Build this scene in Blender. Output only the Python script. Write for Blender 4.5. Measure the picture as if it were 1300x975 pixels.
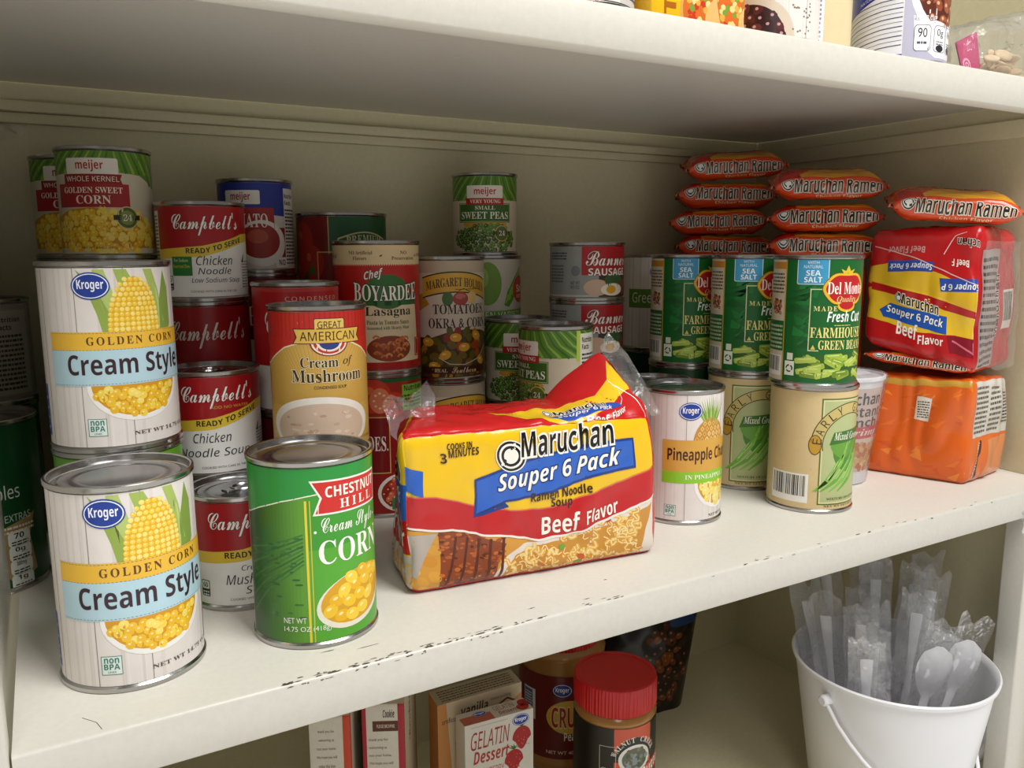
import bpy, bmesh, math, random
from mathutils import Vector, Matrix
from mathutils.bvhtree import BVHTree
from mathutils import noise as mnoise
PI = math.pi
sc = bpy.context.scene
COL = sc.collection
for o in list(bpy.data.objects): bpy.data.objects.remove(o)

# ------------------------------------------------------------------ camera
F_PX, YAW, PITCH, ROLL, CAM_H = 1042.98, .5177, .1616, -.0045, .2306
cam = bpy.data.cameras.new('camera'); co = bpy.data.objects.new('camera', cam); COL.objects.link(co)
cam.sensor_width = 36; cam.lens = F_PX / 1300 * 36; cam.clip_start = .01
fw = Vector((math.sin(YAW) * math.cos(PITCH), math.cos(YAW) * math.cos(PITCH), -math.sin(PITCH)))
rt = Vector((math.cos(YAW), -math.sin(YAW), 0)); up = rt.cross(fw)
r2 = rt * math.cos(ROLL) + up * math.sin(ROLL); u2 = -rt * math.sin(ROLL) + up * math.cos(ROLL)
co.matrix_world = Matrix(((r2.x, u2.x, -fw.x, 0), (r2.y, u2.y, -fw.y, 0), (r2.z, u2.z, -fw.z, CAM_H), (0, 0, 0, 1)))
sc.camera = co
# ------------------------------------------------------------------ light
w = bpy.data.worlds.new('room'); sc.world = w; w.use_nodes = True
nt = w.node_tree; bg = nt.nodes['Background']; bg.inputs[1].default_value = 1.0
# room background, brightness added from below to light shelf undersides and back wall
tc = nt.nodes.new('ShaderNodeTexCoord'); sp = nt.nodes.new('ShaderNodeSeparateXYZ'); mr = nt.nodes.new('ShaderNodeMapRange'); rp = nt.nodes.new('ShaderNodeValToRGB')
mr.inputs[1].default_value = -1; mr.inputs[2].default_value = 1
nt.links.new(tc.outputs['Generated'], sp.inputs[0]); nt.links.new(sp.outputs['Z'], mr.inputs[0]); nt.links.new(mr.outputs[0], rp.inputs[0]); nt.links.new(rp.outputs[0], bg.inputs[0])
def env(*st):
    el = rp.color_ramp.elements
    while len(el) < len(st): el.new(.5)
    for e, (p, v) in zip(el, st): e.position = p; e.color = (v, v * .97, v * .90, 1)
env((0, 1.35), (.30, 1.15), (.42, .60), (.49, .21), (.55, .08), (1.0, .08))
def area(name, loc, target, size, power, col, sy=None):
    l = bpy.data.lights.new(name, 'AREA'); l.energy = power; l.color = col; l.size = size
    if sy: l.shape = 'RECTANGLE'; l.size_y = sy
    o = bpy.data.objects.new(name, l); COL.objects.link(o); o.location = loc
    o.rotation_euler = (Vector(target) - Vector(loc)).to_track_quat('-Z', 'Y').to_euler(); return o
area('ceiling_and_fill_light', (.65, -.50, 1.65), (.45, .5, 0), .9, 41, (1, .98, .95), .9)
area('ceiling_and_fill_light', (-.35, -1.0, 1.25), (.3, .6, .1), .5, 6.5, (1, .98, .95), .9)  # second lamp added as fill, to reach deeper under the upper shelf
sc.view_settings.view_transform = 'Standard'; sc.view_settings.look = 'None'
sc.view_settings.gamma = 1; sc.view_settings.use_curve_mapping = False; sc.view_settings.exposure = 0.0
sc.cycles.transparent_max_bounces = 40; sc.cycles.max_bounces = 10

# ------------------------------------------------------------------ materials
def lin(h):
    h = h.lstrip('#'); v = [int(h[i:i + 2], 16) / 255 for i in (0, 2, 4)]
    return tuple(c / 12.92 if c <= .04045 else ((c + .055) / 1.055) ** 2.4 for c in v)
def mat(name, col, rough=.5, metal=0, bump=0, scale=40, coat=0, var=0, spec=.5, stretch=None, trans=0, ior=1.45):
    m = bpy.data.materials.new(name); m.use_nodes = True; nt = m.node_tree; p = nt.nodes['Principled BSDF']
    c = lin(col) if isinstance(col, str) else col
    p.inputs['Base Color'].default_value = (*c, 1) if c else (1, 1, 1, 1)
    p.inputs['Roughness'].default_value = rough; p.inputs['Metallic'].default_value = metal
    p.inputs['Coat Weight'].default_value = coat; p.inputs['Coat Roughness'].default_value = .12
    p.inputs['Specular IOR Level'].default_value = spec; p.inputs['Transmission Weight'].default_value = trans; p.inputs['IOR'].default_value = ior
    tc = nt.nodes.new('ShaderNodeTexCoord'); n = nt.nodes.new('ShaderNodeTexNoise'); n.inputs['Scale'].default_value = scale; n.inputs['Detail'].default_value = 4
    if stretch:
        mp = nt.nodes.new('ShaderNodeMapping'); mp.inputs['Scale'].default_value = stretch
        nt.links.new(tc.outputs['Object'], mp.inputs[0]); nt.links.new(mp.outputs[0], n.inputs['Vector'])
    else: nt.links.new(tc.outputs['Object'], n.inputs['Vector'])
    src = None
    if c is None:
        a = nt.nodes.new('ShaderNodeAttribute'); a.attribute_name = 'Col'; src = a.outputs['Color']
        nt.links.new(src, p.inputs['Base Color'])
    if var:
        mx = nt.nodes.new('ShaderNodeMix'); mx.data_type = 'RGBA'; mx.blend_type = 'MULTIPLY'; mx.inputs[0].default_value = 1
        r = nt.nodes.new('ShaderNodeMapRange'); r.inputs[1].default_value = .3; r.inputs[2].default_value = .7; r.inputs[3].default_value = 1 - var; r.inputs[4].default_value = 1
        nt.links.new(n.outputs[0], r.inputs[0]); nt.links.new(r.outputs[0], mx.inputs[7])
        if src: nt.links.new(src, mx.inputs[6])
        else: mx.inputs[6].default_value = (*c, 1)
        nt.links.new(mx.outputs[2], p.inputs['Base Color'])
    if bump:
        b = nt.nodes.new('ShaderNodeBump'); b.inputs['Strength'].default_value = bump; b.inputs['Distance'].default_value = .001
        nt.links.new(n.outputs[0], b.inputs['Height']); nt.links.new(b.outputs[0], p.inputs['Normal'])
    return m
def film(name, col, opac=.2, rough=.12, bump=.6, scale=60):
    m = bpy.data.materials.new(name); m.use_nodes = True; nt = m.node_tree; p = nt.nodes['Principled BSDF']; out = nt.nodes['Material Output']
    p.inputs['Base Color'].default_value = (*lin(col), 1); p.inputs['Roughness'].default_value = rough
    t = nt.nodes.new('ShaderNodeBsdfTransparent'); g = nt.nodes.new('ShaderNodeBsdfGlossy'); g.inputs['Roughness'].default_value = rough
    tc = nt.nodes.new('ShaderNodeTexCoord'); n = nt.nodes.new('ShaderNodeTexNoise'); n.inputs['Scale'].default_value = scale; n.inputs['Detail'].default_value = 3
    n.inputs['Distortion'].default_value = 1.2
    nt.links.new(tc.outputs['Object'], n.inputs['Vector'])
    b = nt.nodes.new('ShaderNodeBump'); b.inputs['Strength'].default_value = bump; b.inputs['Distance'].default_value = .004
    nt.links.new(n.outputs[0], b.inputs['Height'])
    lw = nt.nodes.new('ShaderNodeLayerWeight'); lw.inputs[0].default_value = .35; nt.links.new(b.outputs[0], lw.inputs['Normal'])
    nt.links.new(b.outputs[0], p.inputs['Normal']); nt.links.new(b.outputs[0], g.inputs['Normal'])
    m1 = nt.nodes.new('ShaderNodeMixShader'); m1.inputs[0].default_value = opac
    nt.links.new(t.outputs[0], m1.inputs[1]); nt.links.new(p.outputs[0], m1.inputs[2])
    m2 = nt.nodes.new('ShaderNodeMixShader'); mr = nt.nodes.new('ShaderNodeMath'); mr.operation = 'MULTIPLY'; mr.inputs[1].default_value = .45
    nt.links.new(lw.outputs['Fresnel'], mr.inputs[0]); nt.links.new(mr.outputs[0], m2.inputs[0])
    nt.links.new(m1.outputs[0], m2.inputs[1]); nt.links.new(g.outputs[0], m2.inputs[2]); nt.links.new(m2.outputs[0], out.inputs[0])
    return m
M_PAINT = mat('cream_paint', '#d3d0c6', .33, 0, .12, 260, 0, .05)
M_BACK = mat('cream_paint_bounce_tint', '#d6ceac', .5, 0, .15, 220, 0, .06)  # cabinet cream with the olive of bounced light put into the colour
M_TIN = mat('tin', (.50, .49, .48), .22, 1, .04, 30)
M_LID = mat('tin_lid', (.36, .36, .37), .24, 1, .05, 60)
M_PAPER = mat('printed_paper', None, .38, 0, .05, 120, .15, .04)
M_FILM = mat('printed_film', None, .26, 0, .25, 45, .3, .05)
M_CARD = mat('printed_card', None, .55, 0, .05, 200, 0, .05)
M_CLEAR = film('clear_film', '#f2f2f4', .10)
M_WRAP = film('cutlery_film', '#f6f6fa', .14, .09, 1.0, 140)
M_BUBBLE = film('bubble_film', '#e6e4e0', .25, .1, .5, 90)
M_WHITEPL = mat('white_plastic', '#eeeef2', .3, 0, .02, 30, 0, .02)
M_REDPL = mat('red_plastic', '#c4161c', .35, 0, .05, 80)
M_PEANUT = mat('peanut_butter', '#a8763a', .22, 0, .1, 40, .5, .12)
M_CHIP = mat('bare_metal_chip', '#6d6558', .5, .3, .2, 500, 0, .3)

# ------------------------------------------------------------------ scene helpers
def link(name, me, parent=None, m=None):
    o = bpy.data.objects.new(name, me); COL.objects.link(o)
    if parent: o.parent = parent
    if m: me.materials.append(m)
    return o
def thing(name, loc, label, cat, group=None, rot=0):
    o = bpy.data.objects.new(name, None); COL.objects.link(o); o.location = loc; o.rotation_euler = (0, 0, rot); o.empty_display_size = .02
    tag(o, label, cat, group); return o
def tag(o, label, cat, group=None):
    o['label'] = label; o['category'] = cat
    if group: o['group'] = group
    return o
def smooth(me, angle=40):
    for p in me.polygons: p.use_smooth = True
    try: me.set_sharp_from_angle(angle=math.radians(angle))
    except Exception: pass
def from_bm(bm, name, parent=None, m=None, angle=40):
    me = bpy.data.meshes.new(name); bmesh.ops.recalc_face_normals(bm, faces=bm.faces); bm.to_mesh(me); bm.free(); smooth(me, angle)
    return link(name, me, parent, m)
def lathe_mesh(name, prof, n=72, m=None, angle=40, rfun=None):
    vs = []; fs = []; k = len(prof)
    for i in range(n):
        a = 2 * PI * i / n
        for (r, z) in prof:
            rr = rfun(r, z, a) if rfun else r
            vs.append((rr * math.cos(a), rr * math.sin(a), z))
    for i in range(n):
        j = (i + 1) % n
        for q in range(k - 1): fs.append((i * k + q, j * k + q, j * k + q + 1, i * k + q + 1))
    bm = bmesh.new(); bv = [bm.verts.new(v) for v in vs]
    for f in fs:
        try: bm.faces.new([bv[i] for i in f])
        except ValueError: pass
    bmesh.ops.remove_doubles(bm, verts=bm.verts, dist=1e-6)
    bmesh.ops.recalc_face_normals(bm, faces=bm.faces)
    me = bpy.data.meshes.new(name); bm.to_mesh(me); bm.free(); smooth(me, angle)
    if m: me.materials.append(m)
    return me
def tube_bm(bm, pts, r, n=8, close=False):
    pts = [Vector(p) for p in pts]; rings = []
    for i, p in enumerate(pts):
        t = (pts[min(i + 1, len(pts) - 1)] - pts[max(i - 1, 0)]).normalized()
        a = t.orthogonal().normalized() if i == 0 else (prev - t * prev.dot(t)).normalized()
        prev = a; b = t.cross(a)
        rr = r[i] if isinstance(r, (list, tuple)) else r
        rings.append([bm.verts.new(p + (a * math.cos(2 * PI * k / n) + b * math.sin(2 * PI * k / n)) * rr) for k in range(n)])
    for A, B in zip(rings, rings[1:]):
        for k in range(n): bm.faces.new((A[k], A[(k + 1) % n], B[(k + 1) % n], B[k]))
    bm.faces.new(rings[0][::-1]); bm.faces.new(rings[-1])
def box_bm(bm, lo, hi, bev=0):
    vs = [bm.verts.new((x, y, z)) for x in (lo[0], hi[0]) for y in (lo[1], hi[1]) for z in (lo[2], hi[2])]
    fs = [bm.faces.new([vs[i] for i in f]) for f in ((0, 1, 3, 2), (4, 6, 7, 5), (0, 4, 5, 1), (2, 3, 7, 6), (0, 2, 6, 4), (1, 5, 7, 3))]
    if bev: bmesh.ops.bevel(bm, geom=list({e for f in fs for e in f.edges}), offset=bev, segments=3, affect='EDGES', profile=.5)

# ------------------------------------------------------------------ printed art: flat shapes in millimetres, laid on any surface
STY = {'b': None, 'serif': (0x1D400, 0x1D7CE), 'ital': (0x1D468, 0x1D7CE), 'script': (0x1D4D0, None), 'sans': (0x1D5A0, 0x1D7E2),
       'bold': (0x1D5D4, 0x1D7EC), 'sital': (0x1D608, None), 'bital': (0x1D63C, 0x1D7EC), 'mono': (0x1D670, 0x1D7F6), 'sreg': (0x1D434, None)}
def conv(s, st):
    if not STY[st]: return s
    L, D = STY[st]; r = ''
    for ch in s:
        if 'A' <= ch <= 'Z': r += chr(L + ord(ch) - 65)
        elif 'a' <= ch <= 'z': r += '\u210e' if (st == 'sreg' and ch == 'h') else chr(L + 26 + ord(ch) - 97)
        elif ch.isdigit() and D: r += chr(D + ord(ch) - 48)
        else: r += ch
    return r
_tc = {}
def text_geo(s, st, off=0.0, spacing=1.0):
    k = (s, st, off, spacing)
    if k not in _tc:
        c = bpy.data.curves.new('t', 'FONT'); c.body = conv(s, st); c.size = 1; c.resolution_u = 3; c.offset = off; c.space_character = spacing; c.fill_mode = 'FRONT'; c.dimensions = '2D'
        o = bpy.data.objects.new('t', c); COL.objects.link(o); bpy.context.view_layer.update()
        ev = o.evaluated_get(bpy.context.evaluated_depsgraph_get()); me = ev.to_mesh()
        _tc[k] = ([(v.co.x, v.co.y) for v in me.vertices], [tuple(p.vertices) for p in me.polygons])
        ev.to_mesh_clear(); bpy.data.objects.remove(o); bpy.data.curves.remove(c)
    return _tc[k]
class Art:
    def __init__(s, seed=1): s.items = []; s.rnd = random.Random(seed); s.T = None
    def add(s, vs, fs, c, L):
        if s.T: vs = [s.T(*v) for v in vs]
        s.items.append((vs, fs, lin(c) if isinstance(c, str) else c, L)); return s
    def poly(s, pts, c, L=1): return s.add(list(pts), [tuple(range(len(pts)))], c, L)
    def rect(s, x0, y0, x1, y1, c, L=1): return s.poly([(x0, y0), (x1, y0), (x1, y1), (x0, y1)], c, L)
    def rrect(s, x0, y0, x1, y1, r, c, L=1):
        p = []
        for cx, cy, a0 in ((x1 - r, y0 + r, -90), (x1 - r, y1 - r, 0), (x0 + r, y1 - r, 90), (x0 + r, y0 + r, 180)):
            for k in range(5): a = math.radians(a0 + k * 22.5); p.append((cx + r * math.cos(a), cy + r * math.sin(a)))
        return s.poly(p, c, L)
    def ell(s, cx, cy, rx, ry, c, L=1, n=28, rot=0):
        q = math.cos(rot), math.sin(rot); p = []
        for i in range(n):
            x = rx * math.cos(2 * PI * i / n); y = ry * math.sin(2 * PI * i / n); p.append((cx + x * q[0] - y * q[1], cy + x * q[1] + y * q[0]))
        return s.poly(p, c, L)
    def band(s, top, bot, c, L=1):      # between two polylines left to right
        n = 24
        def res(pl):
            out = []
            for i in range(n + 1):
                x = pl[0][0] + (pl[-1][0] - pl[0][0]) * i / n
                for a, b in zip(pl, pl[1:]):
                    if x <= b[0] + 1e-6:
                        t = (x - a[0]) / max(1e-6, b[0] - a[0]); t = t; out.append((x, a[1] + (b[1] - a[1]) * t)); break
            return out
        A, B = res(top), res(bot); m = min(len(A), len(B)); A, B = A[:m], B[:m]
        return s.add(B + A, [(i, i + 1, m + i + 1, m + i) for i in range(m - 1)], c, L)
    def stroke(s, pts, w, c, L=1):
        n = len(pts); l = []; r = []
        for i in range(n):
            a = pts[max(0, i - 1)]; b = pts[min(n - 1, i + 1)]; dx, dy = b[0] - a[0], b[1] - a[1]; d = math.hypot(dx, dy) or 1
            ww = (w[i] if isinstance(w, (list, tuple)) else w) / 2
            l.append((pts[i][0] - dy / d * ww, pts[i][1] + dx / d * ww)); r.append((pts[i][0] + dy / d * ww, pts[i][1] - dx / d * ww))
        return s.add(r + l, [(i, i + 1, n + i + 1, n + i) for i in range(n - 1)], c, L)
    def frame(s, x0, y0, x1, y1, w, c, L=1):
        for a in ((x0, y0, x1, y0 + w), (x0, y1 - w, x1, y1), (x0, y0, x0 + w, y1), (x1 - w, y0, x1, y1)): s.rect(*a, c, L)
        return s
    def text(s, t, x0, y0, x1, y1, c, st='bold', L=4, warp=None, out=None, ow=.03, sp=1.0, slant=0):
        v0, f0 = text_geo(t, st, 0, sp)
        if not v0: return s
        ax = min(v[0] for v in v0); bx = max(v[0] for v in v0); ay = min(v[1] for v in v0); by = max(v[1] for v in v0)
        kx = (x1 - x0) / max(1e-6, bx - ax); ky = (y1 - y0) / max(1e-6, by - ay)
        def mp(v):
            x = x0 + (v[0] - ax) * kx; y = y0 + (v[1] - ay) * ky
            x += slant * (y - y0)
            return warp(x, y) if warp else (x, y)
        if out:
            v1, f1 = text_geo(t, st, ow, sp); s.add([mp(v) for v in v1], f1, out, L - 1)
        return s.add([mp(v) for v in v0], f0, c, L)
    def lines(s, x0, y0, x1, y1, n, c, L=2, fill=.5):     # rows of fine print
        h = (y1 - y0) / n
        for i in range(n):
            x = x0
            while x < x1 - .4:
                wd = s.rnd.uniform(1.2, 4) * min(1, (x1 - x0) / 20 + .3); e = min(x + wd, x1); s.rect(x, y1 - (i + 1) * h, e, y1 - (i + 1 - fill) * h, c, L); x = e + .6
        return s
    def kern(s, cx, cy, rx, ry, d, cols, L=2, hi=None, shape=1.0, clip=None, jit=.25, ell=None):
        rows = int(2 * ry / (d * .84)) + 2
        for j in range(rows):
            y = cy - ry + j * d * .84
            for i in range(int(2 * rx / d) + 2):
                x = cx - rx + i * d + (d / 2 if j % 2 else 0)
                x1 = x + s.rnd.uniform(-jit, jit) * d; y1 = y + s.rnd.uniform(-jit, jit) * d
                if ((x1 - cx) / rx) ** 2 + ((y1 - cy) / ry) ** 2 > 1: continue
                if clip and not clip(x1, y1): continue
                a = s.rnd.uniform(0, PI); k = s.rnd.uniform(.85, 1.1)
                s.ell(x1, y1, d * .57 * k, d * .57 * k * shape, s.rnd.choice(cols), L + s.rnd.random() * .5, 8, a)
                if hi: s.ell(x1 - d * .12, y1 + d * .14, d * .17, d * .15, hi, L + .9, 6)
        return s
    def bars(s, x0, y0, x1, y1, c='#222222', bgc='#f4f2ea', L=1):
        s.rect(x0, y0, x1, y1, bgc, L); x = x0 + (x1 - x0) * .06
        while x < x1 - (x1 - x0) * .08:
            wd = s.rnd.choice((.25, .35, .6, .9)) * (x1 - x0) / 24; s.rect(x, y0 + (y1 - y0) * .22, x + wd, y1 - (y1 - y0) * .06, c, L + 1); x += wd + s.rnd.choice((.3, .5, .8)) * (x1 - x0) / 24
        return s
DL = .00005
def cut(vs, fs, axis, step):
    lo = min(v[axis] for v in vs); hi = max(v[axis] for v in vs)
    if hi - lo < step * 1.3: return vs, fs
    bm = bmesh.new(); b = [bm.verts.new((v[0], v[1], 0)) for v in vs]
    for f in fs:
        try: bm.faces.new([b[i] for i in f])
        except ValueError: pass
    k = math.ceil(lo / step + .05)
    while k * step < hi - step * .05:
        p = [0, 0, 0]; p[axis] = k * step; q = [0, 0, 0]; q[axis] = 1
        bmesh.ops.bisect_plane(bm, geom=bm.verts[:] + bm.edges[:] + bm.faces[:], dist=1e-5, plane_co=p, plane_no=q); k += 1
    bm.verts.index_update()
    r = [(v.co.x, v.co.y) for v in bm.verts], [tuple(v.index for v in f.verts) for f in bm.faces]
    bm.free(); return r
def clip_v(vs, fs, lo, hi):
    if min(v[1] for v in vs) >= lo and max(v[1] for v in vs) <= hi: return vs, fs
    bm = bmesh.new(); b = [bm.verts.new((v[0], v[1], 0)) for v in vs]
    for f in fs:
        try: bm.faces.new([b[i] for i in f])
        except ValueError: pass
    for y, n in ((lo, -1), (hi, 1)):
        bmesh.ops.bisect_plane(bm, geom=bm.verts[:] + bm.edges[:] + bm.faces[:], dist=1e-5, plane_co=(0, y, 0), plane_no=(0, n, 0), clear_outer=True)
    bm.verts.index_update(); r = [(v.co.x, v.co.y) for v in bm.verts], [tuple(v.index for v in f.verts) for f in bm.faces]; bm.free(); return r
def art_mesh(name, arts, m, lift=1.0):
    """arts: list of (Art, surface(u, v, lift) in metres, step_u, step_v)"""
    V = []; FS = []; CO = []
    for art, S, su, sv in arts:
        for vs, fs, c, L in art.items:
            fs2 = []
            for f in fs:
                a = sum(vs[f[i]][0] * vs[f[(i + 1) % len(f)]][1] - vs[f[(i + 1) % len(f)]][0] * vs[f[i]][1] for i in range(len(f)))
                if abs(a) > 1e-9: fs2.append(f if a > 0 else f[::-1])
            if not fs2: continue
            if hasattr(art, 'lo'):
                vs, fs2 = clip_v(vs, fs2, art.lo, art.hi)
                if not fs2: continue
            if su: vs, fs2 = cut(vs, fs2, 0, su)
            if sv and vs: vs, fs2 = cut(vs, fs2, 1, sv)
            n0 = len(V)
            for v in vs: V.append(S(v[0], v[1], L * DL * lift)); CO.append(c)
            FS += [tuple(i + n0 for i in f) for f in fs2]
    me = bpy.data.meshes.new(name); me.from_pydata(V, [], FS)
    at = me.attributes.new('Col', 'FLOAT_COLOR', 'POINT')
    buf = []
    for c in CO: buf += [c[0], c[1], c[2], 1]
    at.data.foreach_set('color', buf)
    for p in me.polygons: p.use_smooth = True
    me.materials.append(m); me.validate(); me.update(); return me
def gridded(S, u0, u1, v0, v1, su, sv):
    i0, i1, j0, j1 = math.floor(u0 / su), math.ceil(u1 / su), math.floor(v0 / sv), math.ceil(v1 / sv); G = {}
    def pn(i, j):
        if (i, j) not in G:
            u, v = min(u1, max(u0, i * su)), min(v1, max(v0, j * sv)); e = .3
            p = Vector(S(u, v, 0))
            n = (Vector(S(min(u1, u + e), v, 0)) - Vector(S(max(u0, u - e), v, 0))).cross(Vector(S(u, min(v1, v + e), 0)) - Vector(S(u, max(v0, v - e), 0)))
            G[(i, j)] = (p, n.normalized())
        return G[(i, j)]
    def F(u, v, l):
        u, v = min(u1, max(u0, u)), min(v1, max(v0, v)); i, j = min(i1 - 1, math.floor(u / su + 1e-6)), min(j1 - 1, math.floor(v / sv + 1e-6))
        ua, ub, va, vb = max(u0, i * su), min(u1, (i + 1) * su), max(v0, j * sv), min(v1, (j + 1) * sv)
        s, t = (u - ua) / max(1e-9, ub - ua), (v - va) / max(1e-9, vb - va)
        a, b, c, d = pn(i, j), pn(i + 1, j), pn(i, j + 1), pn(i + 1, j + 1)
        return (a[0] + a[1] * l) * ((1 - s) * (1 - t)) + (b[0] + b[1] * l) * (s * (1 - t)) + (c[0] + c[1] * l) * ((1 - s) * t) + (d[0] + d[1] * l) * (s * t)
    return F
def cyl_surf(r):       # u, v in mm; u = 0 faces local -Y
    return lambda u, v, l: ((r + l) * math.sin(u * .001 / r), -(r + l) * math.cos(u * .001 / r), v * .001)

# ------------------------------------------------------------------ cans
_bodies = {}
def can_meshes(r, h, tab):
    k = (r, h, tab)
    if k in _bodies: return _bodies[k]
    q = r - .0013
    prof = [(0, .0022), (r - .008, .0022), (r - .007, .0012), (r - .0045, .0012), (r - .0038, .0002), (r - .003, 0), (r - .0006, 0), (r, .0006), (r, .0026), (r - .0006, .0032), (q, .0038), (q, .006)]
    z = .010
    prof += [(q, h - .006), (q, h - .0038), (r - .0006, h - .0032), (r, h - .0026), (r, h - .0006), (r - .0005, h - .0001), (r - .0014, h), (r - .0022, h - .0004), (r - .0026, h - .0042), (r - .0032, h - .0046)]
    body = lathe_mesh('can_body', prof, 80, M_TIN, 35)
    e = r - .0032; zl = h - .0046
    lp = [(e, zl), (e - .0022, zl + .0004), (e - .004, zl + .0012), (e - .006, zl + .0004)]
    for f in (.66, .62, .56, .52): lp.append((r * f, zl + (.0009 if f in (.62, .56) else .0003)))
    lp += [(0, zl + .0003)]
    lid = lathe_mesh('can_lid', lp, 64, M_LID, 35)
    pt = None
    if tab:
        bm = bmesh.new(); L = r * .55
        ring = [(L * .35 * math.cos(a), L * .30 + L * .42 * math.sin(a), zl + .0022) for a in [2 * PI * i / 20 for i in range(21)]]
        tube_bm(bm, ring, .0011, 6)
        box_bm(bm, (-L * .2, -L * .45, zl + .0008), (L * .2, -L * .05, zl + .0026), .0006)
        me = bpy.data.meshes.new('pull_tab'); bmesh.ops.translate(bm, verts=bm.verts, vec=(0, -r * .1, 0)); bm.to_mesh(me); bm.free(); smooth(me); me.materials.append(M_LID); pt = me
    _bodies[k] = (body, lid, pt); return _bodies[k]
_labels = {}
def can(name, pos, z, r, h, design, label, cat, group=None, rot=0, tab=False, bare=(4, 4), tabrot=0.6, du=0):
    """pos: centre on its shelf. The label's middle is turned to the place the photo was taken from, plus rot (radians)."""
    x, y = pos; body, lid, pt = can_meshes(r, h, tab)
    t = thing(name, (x, y, z), label, cat, group, math.atan2(-x, y) + rot)
    link('can_body', body, t); l = link('can_lid', lid, t)
    if pt: p = link('pull_tab', pt, l); p.rotation_euler = (0, 0, tabrot)
    k = (design.__name__, r, h)
    if k not in _labels:
        a = Art(hash(design.__name__) % 97 if False else len(design.__name__)); a.W = PI * (r - .0011) * 1000; a.lo = bare[0]; a.hi = h * 1000 - bare[1]
        design(a)
        _labels[k] = art_mesh('paper_label', [(a, cyl_surf(r - .00105), 3.0, 0)], M_PAPER)
    link('paper_label', _labels[k], t)
    return t
def base(a, c): a.rect(-a.W, a.lo, a.W, a.hi, c, 0); return a

GREENS = ('#4f7d1f', '#6d9a2b', '#86b23c', '#5f8c26')
CORN = ('#f6cb2a', '#f8d648', '#efbb1e', '#fae06a', '#f3c32c')
def oval_logo(a, cx, cy, rx, ry, L=3):
    a.ell(cx, cy, rx, ry, '#1d3f96', L).ell(cx, cy, rx * .93, ry * .9, '#f2f4fa', L + 1).ell(cx, cy, rx * .87, ry * .83, '#1b3c98', L + 2)
    a.text('Kroger', cx - rx * .68, cy - ry * .42, cx + rx * .68, cy + ry * .45, '#f8f8ff', 'bold', L + 3)
def wood(a, xs):
    base(a, '#e6dfda')
    for i in range(40):
        x = a.rnd.uniform(-a.W, a.W); a.rect(x, a.lo, x + a.rnd.uniform(.3, 1.4), a.hi, a.rnd.choice(('#dfd7d0', '#eae5e0', '#dad2cb')), .5)
    for x in xs: a.rect(x, a.lo, x + .45, a.hi, '#8f8680', 1)
def nonbpa(a, x0, y0, w):
    c = '#2f7d6c'; a.rect(x0, y0, x0 + w, y0 + w, '#e6f0ec', 2).frame(x0, y0, x0 + w, y0 + w, .35, c, 3)
    a.text('non', x0 + w * .14, y0 + w * .62, x0 + w * .86, y0 + w * .9, c, 'bold', 4); a.text('BPA', x0 + w * .12, y0 + w * .28, x0 + w * .88, y0 + w * .58, c, 'bold', 4); a.text('LINER', x0 + w * .3, y0 + w * .1, x0 + w * .7, y0 + w * .2, c, 'b', 4)
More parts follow.
